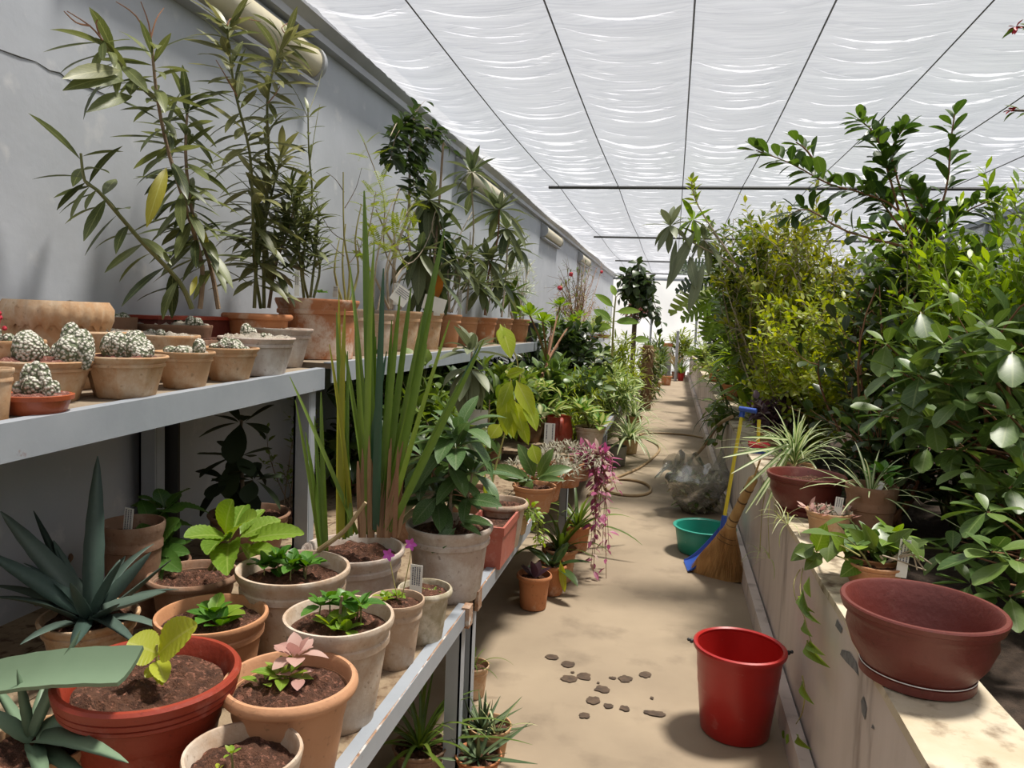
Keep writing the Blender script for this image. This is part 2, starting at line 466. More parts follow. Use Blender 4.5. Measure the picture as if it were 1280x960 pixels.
# ------------------------------------------------------------------ pots
def pot_place(cx, cy, w, z0, X=None, k=None, Y=None):
    """rim centre (cx, cy) and rim width w as measured on the photograph -> base point, radius, height"""
    if X is not None or Y is not None:
        p = atX(cx, cy, X) if X is not None else atY(cx, cy, Y)
        return Vector((p.x, p.y, z0)), w*depth(p)/FOC/2, p.z-z0
    z = z0+.2
    for _ in range(30):
        p = at(cx, cy, z); D = w*depth(p)/FOC; z = lerp(z, z0+k*D, .6)
    return Vector((p.x, p.y, z0)), D/2, z-z0
def pot_mesh(R_, h, style='band', taper=.68, n=36, facets=0, wall=.085):
    """outer profile from the foot up, over the rim and down inside"""
    rb = R_*taper; t = max(R_*wall, .005)
    if style == 'band':      # thumb-wide collar under the rim
        s = h*.74; rs = lerp(rb, R_*.9, .85)
        out = [(rb*.96,0),(rb,h*.02),(lerp(rb,rs,.5),s*.5),(rs,s),(rs+R_*.05,s+h*.012),(rs+R_*.055,s+h*.07),(rs+R_*.03,s+h*.085),(rs+R_*.035,s+h*.11),(R_*.985,h*.93),(R_,h*.97),(R_*.985,h)]
    elif style == 'roll':    # heavy rolled rim
        s = h*.86; rs = R_*.84
        out = [(rb*.96,0),(rb,h*.02),(lerp(rb,rs,.55),s*.5),(rs,s),(rs+R_*.08,s+h*.005),(R_*.98,s+h*.03),(R_,s+h*.07),(R_*.99,h*.97),(R_*.95,h)]
    elif style == 'plastic': # ribbed broad rim and a line round the body
        s = h*.78; rs = R_*.80
        out = [(rb*.96,0),(rb,h*.02),(lerp(rb,rs,.5),s*.42),(lerp(rb,rs,.8),s*.74),(lerp(rb,rs,.8)+R_*.02,s*.76),(rs,s),(R_*.92,s+h*.015),(R_*.945,s+h*.03),(R_*.945,s+h*.055),(R_*.93,s+h*.062),(R_*.965,s+h*.075),(R_*.97,s+h*.11),(R_*.955,s+h*.118),(R_*.985,s+h*.13),(R_,h*.975),(R_*.975,h)]
    elif style == 'bowl':    # wide bowl with a rim and a foot ring
        out = [(rb*1.0,0),(rb*1.06,h*.02),(rb*1.06,h*.12),(rb*1.0,h*.135),(rb*1.02,h*.15),(lerp(rb,R_,.45),h*.36),(lerp(rb,R_,.72),h*.62),(R_*.885,h*.76),(R_*.9,h*.785),(R_*.905,h*.84),(R_*.965,h*.86),(R_*.97,h*.905),(R_*.985,h*.915),(R_,h*.98),(R_*.985,h)]
    else:                    # plain
        out = [(rb*.96,0),(rb,h*.02),(lerp(rb,R_,.5),h*.5),(R_*.985,h*.93),(R_,h*.97),(R_*.985,h)]
    top = out[-1][0]
    prof = out+[(top-t*.6, h*1.0),(top-t, h*.96),(lerp(rb,R_,.75)-t, h*.7),(max(rb-t,.01), h*.08)]
    nz = len(out)
    rf = None
    if facets:
        def rf(a, j):
            if j < (4 if style == 'roll' else nz-7):
                x = (a % (2*math.pi/facets))-math.pi/facets
                return 1.02*math.cos(math.pi/facets)/math.cos(x)
            return 1
    mb = MB().lathe(prof, (0,0,0), n, rf)
    return mb
def soil_mesh(r, z, seed=0, n=20, rough=.012):
    mb = MB(); Vs = [(0,0,z+rough)]; F = []
    if r > .06: n = 44
    rings = 16 if r > .06 else 6
    for j in range(1, rings+1):
        for k in range(n):
            a = 2*math.pi*(k+.5*(j % 2))/n; rr = r*j/rings
            q = (mnoise.noise(Vector((rr*math.cos(a)*18+seed, rr*math.sin(a)*18, seed)))+.75*mnoise.noise(Vector((rr*math.cos(a)*75+seed, rr*math.sin(a)*75, seed))))*rough*(1 if j < rings else .2)
            Vs.append((rr*math.cos(a), rr*math.sin(a), z+q+rough*.6*(1-j/rings)))
    for k in range(n): F.append((0, 1+k, 1+(k+1) % n))
    for j in range(rings-1):
        for k in range(n): F.append((1+j*n+k, 1+(j+1)*n+k, 1+(j+1)*n+(k+1) % n, 1+j*n+(k+1) % n))
    return mb.add(Vs, F)
def potted(name, label, cat, place, style='band', m='clay_warm', taper=.68, soil='soil', level=.84, facets=0, group=None, n=36, irregular=0, hollow=False, pot_label=None):
    base, r, h = place
    h = max(h, r*.35)
    T = Thing(name, base, label, cat, group)
    mb = pot_mesh(r, h, style, taper, n, facets)
    rz = ru(0, 6.3)
    mb.xform(Matrix.Translation(base) @ Matrix.Rotation(rz, 4, 'Z'))
    if irregular:
        for v in mb.V:
            q = mnoise.noise(Vector((v.x*14, v.y*14, v.z*9)))*irregular*r
            d = Vector((v.x-base.x, v.y-base.y, 0)).normalized(); v += d*q
    T.pot = T.part('pot', mb, MATS[m], label=pot_label)
    T.r, T.h = r, h
    if not hollow:
        ri = lerp(r*taper, r, level)*(.97 if style == 'plain' else .93 if style == 'band' else .86)-max(r*.06,.005)*.3
        sm = soil_mesh(ri, 0, ru(0, 99), rough=min(.017, r*.14)); sm.xform(Matrix.Translation(base+Vector((0,0,h*level))))
        T.part('soil', sm, MATS[soil])
    T.top = base+Vector((0,0,h*level))
    return T
# ------------------------------------------------------------------ materials in use
mat('plaster', (.465,.49,.535), (.42,.445,.49), 3, .8, bmp=.12, spots=(.58,.59,.61), spot_scale=9, spot_lo=.6, spot_hi=.75)
mat('plaster_end', (.45,.44,.42), (.4,.39,.37), 2, .8)
mat('crack', (.10,.10,.10), (.06,.06,.06), 8, .9)
mat('trim_metal', (.42,.43,.45), (.34,.35,.37), 4, .5, metal=.2)
mat('floor_concrete', (.345,.27,.185), (.265,.205,.14), 1.6, .85, bmp=.15, spots=(.185,.14,.095), spot_scale=4, spot_lo=.54, spot_hi=.78, detail=9)
mat('wet', (.05,.03,.017), (.10,.062,.036), 30, .75)
mat('wall_paint', (.62,.54,.49), (.50,.43,.385), 3.5, .75, bmp=.2, spots=(.26,.21,.18), spot_scale=7, spot_lo=.57, spot_hi=.74, stretch=(1,1,.25), detail=8)
mat('ledge', (.62,.54,.41), (.50,.41,.28), 6, .8, bmp=.25, spots=(.13,.08,.04), spot_scale=11, spot_lo=.5, spot_hi=.66, detail=9)
mat('chip', (.11,.11,.115), (.2,.2,.2), 40, .9)
mat('soil', (.06,.023,.011), (.13,.053,.027), 40, .95, bmp=1.0, spots=(.25,.105,.065), spot_scale=90, spot_lo=.56, spot_hi=.62)
mat('soil_dark', (.035,.022,.014), (.07,.045,.03), 40, .95, bmp=.8)
mat('gravel', (.27,.10,.07), (.16,.06,.045), 70, .9, bmp=.8, spots=(.42,.22,.17), spot_scale=90, spot_lo=.55, spot_hi=.62)
mat('grit', (.55,.50,.42), (.4,.34,.27), 60, .95, bmp=.8)
mat('steel', (.36,.39,.43), (.30,.33,.37), 5, .5, metal=.1, bmp=.05, spots=(.20,.09,.04), spot_scale=14, spot_lo=.68, spot_hi=.74)
mat('rust', (.30,.13,.05), (.45,.33,.25), 25, .85, spots=(.6,.58,.55), spot_scale=20, spot_lo=.55, spot_hi=.6, bmp=.5)
mat('deck', (.33,.25,.16), (.22,.155,.095), 9, .9, bmp=.4, spots=(.11,.06,.03), spot_scale=35, spot_lo=.52, spot_hi=.66, detail=8)
mat('board', (.30,.24,.17), (.22,.17,.12), 12, .9, bmp=.3)
mat('black_metal', (.03,.03,.03), None, 5, .5)
mat('wire', (.10,.10,.11), None, 5, .5)
mat('cream', (.60,.55,.40), (.55,.50,.36), 2, .45)
mat('white_plastic', (.78,.78,.76), (.7,.7,.68), 5, .5)
mat('ink', (.12,.12,.16), None, 5, .8)
clay('clay_warm', (.50,.245,.12), (.42,.19,.085), (.58,.40,.27), .56, .74)
clay('clay_tan', (.52,.32,.17), (.45,.25,.125), (.62,.50,.36), .5, .7)
clay('clay_orange', (.50,.205,.085), (.42,.165,.07), (.60,.43,.31), .58, .68)
clay('clay_streak', (.48,.195,.085), (.40,.155,.065), (.64,.50,.40), .47, .56, scale=4)
clay('clay_pale', (.47,.33,.225), (.40,.28,.19), (.60,.52,.43), .45, .66)
clay('clay_white', (.47,.37,.30), (.42,.31,.25), (.62,.57,.52), .42, .62)
clay('clay_moss', (.46,.39,.28), (.28,.24,.14), (.6,.54,.43), .52, .66, scale=9)
clay('clay_brown', (.28,.15,.09), (.2,.11,.065), (.36,.25,.18), .55, .75)
clay('clay_smooth', (.52,.27,.145), (.49,.245,.125), (.58,.38,.25), .6, .8, rough=.7)
clay('red_plastic', (.29,.04,.02), (.26,.034,.016), (.42,.17,.13), .55, .78, rough=.42)
clay('maroon_plastic', (.145,.03,.022), (.125,.025,.019), (.25,.12,.09), .6, .84, rough=.42)
clay('pink_plastic', (.46,.14,.10), (.40,.10,.07), (.55,.3,.26), .55, .75, rough=.5)
clay('orange_plastic', (.36,.085,.03), (.33,.07,.025), (.4,.15,.08), .7, .85, rough=.4)
mat('black_plastic', (.03,.03,.032), (.05,.05,.05), 6, .5)
mat('grey_plastic', (.3,.3,.28), (.22,.22,.2), 6, .6)
mat('bucket_red', (.42,.018,.015), (.35,.013,.011), 6, .32, spots=(.46,.16,.14), spot_scale=16, spot_lo=.64, spot_hi=.78, detail=9)
mat('teal', (.02,.29,.215), (.02,.24,.18), 7, .4, spots=(.35,.48,.42), spot_scale=17, spot_lo=.64, spot_hi=.72)
mat('blue_plastic', (.035,.095,.42), (.03,.08,.36), 6, .38)
mat('yellow_plastic', (.75,.62,.05), (.7,.56,.04), 6, .4)
mat('straw', (.50,.29,.11), (.36,.19,.065), 30, .85, stretch=(1,1,.08), bmp=.5)
mat('straw_light', (.55,.37,.16), (.42,.26,.10), 30, .8, stretch=(1,1,.1), bmp=.4)
mat('binding', (.14,.08,.04), None, 6, .8)
mat('hose', (.36,.245,.13), (.27,.18,.09), 10, .6)
mat('cane', (.48,.36,.2), (.36,.25,.13), 25, .75)
mat('stem_green', (.14,.16,.05), (.2,.19,.07), 25, .6)
mat('stem_yellow', (.36,.33,.10), (.28,.25,.08), 25, .6)
mat('stem_brown', (.22,.15,.095), (.32,.23,.15), 25, .85, bmp=.4)
mat('stem_grey', (.46,.385,.29), (.32,.255,.185), 25, .85, bmp=.4)
mat('stem_red', (.26,.12,.06), (.2,.10,.05), 25, .75)
mat('bark_dark', (.10,.075,.05), (.15,.11,.075), 25, .9, bmp=.4)
mat('fibre', (.30,.185,.10), (.2,.11,.06), 25, .95, bmp=.8)
mat('petal_magenta', (.50,.06,.42), (.55,.12,.5), 20, .5)
mat('petal_red', (.55,.03,.04), (.45,.02,.05), 20, .5)
mat('card', (.80,.79,.74), (.74,.72,.66), 10, .7)
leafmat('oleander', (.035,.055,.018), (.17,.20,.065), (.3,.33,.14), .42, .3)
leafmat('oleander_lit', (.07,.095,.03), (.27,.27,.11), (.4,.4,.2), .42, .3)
leafmat('oleander_yellow', (.33,.30,.02), (.42,.40,.05), (.45,.45,.12), .45, .35)
leafmat('iris', (.085,.165,.025), (.19,.28,.05), None, .38, .25)
leafmat('iris_yellow', (.34,.32,.03), (.30,.33,.06), None, .42, .3)
leafmat('iris_dark', (.045,.10,.06), (.06,.13,.07), None, .38, .2)
leafmat('iris_dead', (.25,.13,.07), (.36,.22,.12), None, .7, .1)
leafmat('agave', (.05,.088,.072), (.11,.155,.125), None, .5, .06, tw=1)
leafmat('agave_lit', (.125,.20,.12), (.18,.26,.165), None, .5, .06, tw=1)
leafmat('aloe', (.07,.115,.05), (.14,.19,.09), None, .5, .1)
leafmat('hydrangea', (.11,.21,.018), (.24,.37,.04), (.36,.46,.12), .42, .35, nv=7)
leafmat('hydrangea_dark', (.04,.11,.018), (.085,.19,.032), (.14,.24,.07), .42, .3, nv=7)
leafmat('seedling', (.38,.44,.02), (.45,.50,.05), (.55,.58,.15), .42, .4, nv=7)
leafmat('mint', (.035,.13,.012), (.10,.24,.03), (.18,.30,.08), .4, .3, nv=6)
leafmat('mint_bright', (.14,.27,.02), (.30,.40,.05), (.36,.46,.1), .4, .35, nv=6)
leafmat('pink_leaf', (.50,.28,.24), (.62,.42,.36), None, .5, .3)
leafmat('aucuba', (.05,.115,.03), (.10,.18,.05), (.2,.26,.13), .46, .2, speck=(.25,.31,.18))
leafmat('loquat', (.055,.085,.035), (.15,.175,.07), (.24,.27,.13), .45, .25)
leafmat('loquat_grey', (.12,.145,.075), (.2,.23,.13), (.28,.3,.18), .5, .2)
leafmat('ficus_lime', (.25,.36,.02), (.45,.52,.04), (.55,.6,.18), .38, .45, nv=7)
leafmat('shrub_dark', (.018,.04,.010), (.055,.095,.022), (.1,.14,.05), .34, .25)
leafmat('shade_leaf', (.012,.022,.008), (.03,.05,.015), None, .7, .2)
leafmat('shrub_mid', (.05,.10,.015), (.15,.22,.035), (.2,.26,.08), .4, .35)
leafmat('shrub_lime', (.13,.20,.018), (.30,.36,.04), (.34,.4,.12), .4, .4)
leafmat('shrub_yellow', (.11,.16,.015), (.32,.34,.03), (.4,.4,.12), .42, .4)
leafmat('privet', (.16,.25,.018), (.42,.46,.045), (.4,.45,.14), .4, .45)
leafmat('willow', (.13,.24,.02), (.33,.46,.055), (.32,.42,.12), .4, .4)
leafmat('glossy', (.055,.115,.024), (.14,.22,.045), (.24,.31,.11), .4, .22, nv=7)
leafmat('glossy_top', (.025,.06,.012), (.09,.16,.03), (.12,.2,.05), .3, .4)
leafmat('variegated', (.30,.38,.08), (.55,.58,.25), (.65,.68,.42), .42, .3, edge=(.10,.22,.04))
leafmat('spider', (.52,.56,.30), (.62,.65,.42), None, .45, .3, edge=(.12,.24,.05))
leafmat('spider_pale', (.50,.52,.24), (.6,.6,.36), None, .5, .3, edge=(.22,.30,.08))
leafmat('pink_trail', (.34,.05,.16), (.46,.13,.24), (.55,.4,.36), .42, .3)
leafmat('dull_pink', (.24,.11,.09), (.36,.19,.15), None, .6, .3)
leafmat('pale_trail', (.46,.34,.28), (.52,.38,.33), None, .5, .3)
leafmat('purple_leaf', (.05,.022,.035), (.10,.05,.06), None, .4, .2)
leafmat('heather', (.22,.21,.14), (.34,.31,.23), None, .7, .1)
leafmat('dry_grass', (.34,.25,.13), (.30,.28,.12), None, .7, .2)
leafmat('white_leaf', (.45,.50,.40), (.62,.65,.55), None, .5, .3)
leafmat('litter', (.30,.34,.17), (.5,.48,.33), None, .6, .2)
leafmat('rust_leaf', (.40,.16,.03), (.45,.2,.05), None, .5, .3)
# cactus: white woolly spots on grey green
m, nt, b, N, L = nodes('cactus')
vo = N('ShaderNodeTexVoronoi'); vo.inputs['Scale'].default_value = 130
tc = N('ShaderNodeTexCoord'); L(tc.outputs['Object'], vo.inputs['Vector'])
L(mixc(nt, ramp(nt, vo.outputs['Distance'], .38, .62), (.66,.63,.55), (.12,.14,.08)), b.inputs['Base Color']); b.inputs['Roughness'].default_value = .9
bump(nt, b, math_(nt, 'SUBTRACT', 1, vo.outputs['Distance']), .8, .008)
# shade cloth: a woven net, part open, part scattering; denser where it is gathered into folds
m, nt, b, N, L = nodes('shade_cloth')
at_ = N('ShaderNodeAttribute'); at_.attribute_name = 'fold'
wr = tex(nt, 'Noise', 6, 7, stretch=(.22, 12, 1), rough=.7)
wr = ramp(nt, wr, .36, .66)
fd = math_(nt, 'ADD', math_(nt, 'MULTIPLY', at_.outputs['Fac'], .42), math_(nt, 'MULTIPLY', wr, .58))
fd = ramp(nt, fd, .2, .85)
col = mixc(nt, fd, (.74,.76,.83), (.47,.49,.56))
df = N('ShaderNodeBsdfDiffuse'); tl_ = N('ShaderNodeBsdfTranslucent'); tp = N('ShaderNodeBsdfTransparent')
L(col, df.inputs[0]); L(col, tl_.inputs[0])
m1 = N('ShaderNodeMixShader'); m1.inputs[0].default_value = .2; L(df.outputs[0], m1.inputs[1]); L(tl_.outputs[0], m1.inputs[2])
m2 = N('ShaderNodeMixShader'); L(m1.outputs[0], m2.inputs[1]); L(tp.outputs[0], m2.inputs[2])
L(math_(nt, 'MULTIPLY_ADD', fd, -.13, .42), m2.inputs[0])
L(m2.outputs[0], nt.nodes['Material Output'].inputs[0])
# translucent sheeting of the end wall
m, nt, b, N, L = nodes('sheeting')
df = N('ShaderNodeBsdfDiffuse'); tl_ = N('ShaderNodeBsdfTranslucent')
col = mixc(nt, ramp(nt, tex(nt, 'Noise', 2, 4), .3, .7), (.86,.83,.79), (.8,.78,.75))
L(col, df.inputs[0]); L(col, tl_.inputs[0])
m1 = N('ShaderNodeMixShader'); m1.inputs[0].default_value = .85; L(df.outputs[0], m1.inputs[1]); L(tl_.outputs[0], m1.inputs[2])
L(m1.outputs[0], nt.nodes['Material Output'].inputs[0])
def clear(name, tint, gloss, rough=.1, haze=0):
    m, nt, b, N, L = nodes(name)
    tp = N('ShaderNodeBsdfTransparent'); tp.inputs[0].default_value = c4(tint)
    gl = N('ShaderNodeBsdfGlossy'); gl.inputs['Roughness'].default_value = rough
    fr = N('ShaderNodeFresnel'); fr.inputs[0].default_value = 1.45
    mx = N('ShaderNodeMixShader'); L(math_(nt, 'MULTIPLY_ADD', fr.outputs[0], gloss, gloss*.08), mx.inputs[0])
    L(tp.outputs[0], mx.inputs[1]); L(gl.outputs[0], mx.inputs[2]); out = mx.outputs[0]
    if haze:
        df = N('ShaderNodeBsdfDiffuse'); df.inputs[0].default_value = (.6,.6,.58,1)
        mh = N('ShaderNodeMixShader'); mh.inputs[0].default_value = haze
        L(out, mh.inputs[1]); L(df.outputs[0], mh.inputs[2]); out = mh.outputs[0]
    L(out, nt.nodes['Material Output'].inputs[0])
    return m
clear('pane_glass', (.9,.93,.92), .8, .05, .25)
clear('bag_film', (.84,.84,.80), 2.2, .16, .2)
G = MATS

# ------------------------------------------------------------------ the room
Y0 = -2.5
# floor, finely divided so that it is not dead flat
fl = MB(); nx, ny = 14, 90
Vs = []
for j in range(ny+1):
    for i in range(nx+1):
        x = lerp(WX, RX+.05, i/nx); y = lerp(Y0, YE, (j/ny)**1.5)
        Vs.append((x, y, mnoise.noise(Vector((x*1.3, y*1.3, 0)))*.003))
fl.add(Vs, [(j*(nx+1)+i, j*(nx+1)+i+1, (j+1)*(nx+1)+i+1, (j+1)*(nx+1)+i) for j in range(ny) for i in range(nx)])
floor = struct('floor', fl, G['floor_concrete'], smooth=True)
def blot(px, py, w, h):
    c = at(px, py, .0045); sx = w*depth(c)/FOC/2; sy = h/w*sx*2.2
    n = 22; s = ru(0, 50)
    Vs = [c]+[c+Vector((math.cos(a)*sx, math.sin(a)*sy, 0))*(1+.35*mnoise.noise(Vector((math.cos(a)*2+s, math.sin(a)*2, s)))+.12*mnoise.noise(Vector((math.cos(a)*7+s, math.sin(a)*7, s)))) for a in [2*math.pi*k/n for k in range(n)]]
    mb = MB().add(Vs, [(0, 1+k, 1+(k+1) % n) for k in range(n)])
    struct('wet_spot', mb, G['wet'], floor)
for q in ((690,821,17,6),(710,830,17,8),(712,848,21,8),(730,845,19,9),(753,861,18,8),(742,875,18,9),(761,882,12,5),(781,885,12,6),(782,848,17,8),(807,843,14,7),(766,847,9,3),(731,894,14,6),(818,891,26,6),(815,872,5,3),(716,840,5,2),(748,853,4,2)):
    blot(*q)

wl = MB().box((WX-.15, Y0, 0), (WX, YE, 2.85))
wall_left = struct('wall_left', wl, G['plaster'])
cr = [(0,62),(25,71),(45,77),(62,88),(75,91),(84,99),(100,106),(118,112),(132,118),(141,120)]
cp = [atX(x, y, WX+.001) for x, y in cr]
struct('crack', MB().tube(cp, [.0014+.0008*math.sin(i*2.1) for i in range(len(cp))], 4), G['crack'], wall_left)
# gutter channel under the roof
tr_ = MB()
prof = [(WX,2.665),(WX+.05,2.665),(WX+.05,2.70),(WX+.10,2.73),(WX+.10,2.80),(WX,2.80)]
n = len(prof); Vs = [(x, y, z) for y in (Y0, YE) for x, z in prof]
tr_.add(Vs, [(i, (i+1) % n, n+(i+1) % n, n+i) for i in range(n)]+[tuple(range(n)), tuple(range(2*n-1, n-1, -1))])
struct('trim_1', tr_, G['trim_metal'])
# end wall of translucent sheeting, in an upright frame
we = MB(); nx, nz = 30, 20; Vs = []
for j in range(nz+1):
    for i in range(nx+1):
        x = lerp(WX, 3.3, i/nx); z = lerp(0, 2.78, j/nz)
        Vs.append((x, YE+.04*mnoise.noise(Vector((x*1.5, z*.8, 3))), z))
we.add(Vs, [(j*(nx+1)+i, j*(nx+1)+i+1, (j+1)*(nx+1)+i+1, (j+1)*(nx+1)+i) for j in range(nz) for i in range(nx)])
wall_end = struct('wall_end', we, G['sheeting'], smooth=True)
for x in (-.62, .62, 1.9): struct('frame_post', MB().box((x-.03, YE-.12, 0), (x+.03, YE-.06, 2.72)), G['steel'], wall_end)
struct('frame_rail', MB().box((WX, YE-.12, 2.62), (3.3, YE-.06, 2.68)), G['steel'], wall_end)
struct('wall_back', MB().box((WX, Y0-.1, 0), (3.3, Y0, 2.8)), G['plaster_end'])

# shade cloth ceiling slung over wires, wrinkled across
wires = [-1.18, -.6, .01, .56, 1.15, 1.75, 2.35, 2.95]
bars = [-1.2, 3.15, 7.53, 11.86, 16.3, 20.2]
X0c, X1c = WX+.1, 3.3
nx = 96; ys = [Y0]
while ys[-1] < YE: ys.append(ys[-1]+max(.011, .0058*(ys[-1] if ys[-1] > 2.2 else 2.2 if ys[-1] > 1.5 else 6)))
ys = np.array(ys); xs = np.linspace(X0c, X1c, nx+1)
XX, YY = np.meshgrid(xs, ys)
kn = np.array([X0c]+wires+[X1c]); idx = np.clip(np.searchsorted(kn, XX, side='right')-1, 0, len(kn)-2)
u = (XX-kn[idx])/(kn[idx+1]-kn[idx])
sag = np.sin(np.pi*u)**.8
kb = np.array(bars); jb = np.clip(np.searchsorted(kb, YY, side='right')-1, 0, len(kb)-2)
v = np.clip((YY-kb[jb])/(kb[jb+1]-kb[jb]), 0, 1)
bag = np.sin(np.pi*v)
ph = YY-.10*sag
rg = np.random.RandomState(3)
wrk = np.zeros_like(XX)
for wl_, am in ((.34,.007),(.21,.008),(.13,.008),(.085,.0075),(.055,.006)):
    for q in range(3):
        f_ = 2*np.pi/(wl_*rg.uniform(.8, 1.25)); p_ = rg.uniform(0, 6.28)
        wrk += am*.55*np.sin(f_*ph+p_+1.6*np.sin(XX*rg.uniform(1, 3.5)+rg.uniform(0, 6)+.35*YY)+idx*rg.uniform(0, 6))
wrk *= .35+.65*sag
ZZ = CZ+.03-.035*sag*(.45+.75*bag)-.035*bag+wrk*.62
Vs = np.stack([XX, YY, ZZ], -1).reshape(-1, 3)
me = bpy.data.meshes.new('ceiling'); nr = len(ys)
a = (np.arange(nr-1)[:, None]*(nx+1)+np.arange(nx)[None, :]).reshape(-1)
Fq = np.stack([a, a+1, a+nx+2, a+nx+1], -1)
me.vertices.add(len(Vs)); me.vertices.foreach_set('co', Vs.astype(np.float32).ravel())
me.loops.add(Fq.size); me.loops.foreach_set('vertex_index', Fq.astype(np.int32).ravel())
me.polygons.add(len(Fq)); me.polygons.foreach_set('loop_start', np.arange(0, Fq.size, 4, dtype=np.int32))
me.polygons.foreach_set('use_smooth', np.ones(len(Fq), dtype=bool)); me.update(calc_edges=True); me.validate()
me.materials.append(G['shade_cloth'])
fa = me.attributes.new('fold', 'FLOAT', 'POINT'); fw = .5-wrk/.05; fa.data.foreach_set('value', np.clip(fw, 0, 1).astype(np.float32).ravel())
ceiling = link('ceiling', me); ceiling['kind'] = 'structure'
for x in wires:
    pts = [(x, y, CZ-.004-.035*max(0, math.sin(math.pi*min(1, max(0, (y-bars[k])/(bars[k+1]-bars[k])))))) for k in range(len(bars)-1) for y in np.linspace(bars[k], bars[k+1], 9)[:-1]]
    struct('support_wire', MB().tube(pts, .0042, 4), G['wire'], ceiling)
for y in bars[2:]:
    struct('support_bar', MB().tube([(-1.28, y, CZ-.02), (3.2, y, CZ-.02)], .016, 6), G['black_metal'], ceiling)

# planter wall beside the aisle with ledge and kerb, bed of soil behind
wall_right = struct('wall_right', MB().box((RX, Y0, 0), (RX2-.01, YE-.2, RZ-.012)), G['wall_paint'])
ld = MB(); Vs = []; ny = 160
for j in range(ny+1):
    y = lerp(Y0, YE-.2, (j/ny)**1.4); jx = mnoise.noise(Vector((0, y*3, 1)))*.008; jy = mnoise.noise(Vector((5, y*2.4, 1)))*.012
    Vs += [(RX-.004+jx, y, RZ-.02), (RX-.002+jx, y, RZ), (RX2+jy, y, RZ), (RX2+jy, y, RZ-.06)]
ld.add(Vs, [(4*j+i, 4*j+i+1, 4*j+i+5, 4*j+i+4) for j in range(ny) for i in range(3)])
struct('ledge', ld, G['ledge'], wall_right)
struct('kerb', MB().box((RX-.05, Y0, 0), (RX-.008, YE-.2, .10)), G['wall_paint'], wall_right)
struct('joint', MB().box((RX-.009, Y0, 0), (RX-.001, YE-.2, .085)), G['chip'], wall_right)
for (pts, sc) in (([(1062,815),(1070,828),(1073,845),(1068,838),(1058,828),(1050,818),(1052,812)],1), ([(1079,870),(1083,885),(1081,900),(1077,890),(1076,876)],1), ([(1046,774),(1053,786),(1051,792),(1044,782)],1), ([(1013,770),(1016,775),(1012,774)],1), ([(1090,905),(1093,912),(1089,910)],1)):
    vs = [atX(x, y, RX-.002) for x, y in pts]
    struct('paint_chip', MB().add(vs, [tuple(range(len(vs)))]), G['chip'], wall_right)
bs = MB(); nx, ny = 40, 160; Vs = []
for j in range(ny+1):
    for i in range(nx+1):
        x = lerp(RX2-.02, 3.3, i/nx); y = lerp(Y0, YE-.1, (j/ny)**1.3)
        Vs.append((x, y, SOILZ+.03*mnoise.noise(Vector((x*4, y*4, 0)))+.02*mnoise.noise(Vector((x*13, y*13, 0)))))
bs.add(Vs, [(j*(nx+1)+i, j*(nx+1)+i+1, (j+1)*(nx+1)+i+1, (j+1)*(nx+1)+i) for j in range(ny) for i in range(nx)])
bed = struct('soil_bed', bs, G['soil_dark'], smooth=True)
# glazed side beyond the bed: sill wall, mullions, panes
struct('wall_side', MB().box((3.3, Y0, 0), (3.42, YE, .9)), G['plaster'])
win = struct('window_1', MB().box((3.3, Y0, .9), (3.42, YE, .95)), G['steel'])
struct('head_rail', MB().box((3.3, Y0, 2.66), (3.42, YE, 2.8)), G['steel'], win)
yy = Y0
while yy < YE:
    struct('mullion', MB().box((3.33, yy-.025, .95), (3.39, yy+.025, 2.66)), G['steel'], win)
    if yy+1.2 < YE+.5: struct('pane', MB().box((3.355, yy+.025, .95), (3.361, min(yy+1.2, YE)-.025, 2.66)), G['pane_glass'], win)
    yy += 1.2

# half-round lamps on the left wall
names = ['nearest the crack in the plaster', 'above the climbing fig', 'above the white-leaved plant', 'above the far flowering shrubs']
for i, y in enumerate((1.95, 5.85, 9.8, 13.7)):
    z = 2.55; L_ = 1.45
    T = Thing('wall_lamp', (WX, y, z), 'cream half-round lamp trough on the grey wall, '+['just under the gutter over the cactus pots','over the leaning loquat tree','beyond the loquat trees','above the dry twiggy shrub'][i], 'lamp', 'half-round wall lamps')
    n = 12
    def half(y0, y1, r, off=0):
        mb = MB(); Vs = []
        for yy_ in (y0, y1):
            for k in range(n+1):
                a = -math.pi*.5+math.pi*k/n
                Vs.append((WX+.012+off+r*math.cos(a)*1.05, yy_, z+r*math.sin(a)))
        return mb.add(Vs, [(k, k+1, n+2+k, n+1+k) for k in range(n)]+[tuple(range(n, -1, -1)), tuple(range(n+1, 2*n+2)), (0, n+1, 2*n+1, n)])
    T.part('diffuser', half(y+.03, y+L_-.03, .075), G['cream'], label='cream half-round cover')
    T.part('end_cap', half(y, y+.03, .085), G['trim_metal']); T.part('end_cap', half(y+L_-.03, y+L_, .085), G['trim_metal'])
    T.part('housing', MB().box((WX, y, z-.1), (WX+.014, y+L_, z+.1)).box((WX, y, z-.105), (WX+.06, y+L_, z-.088)), G['trim_metal'])

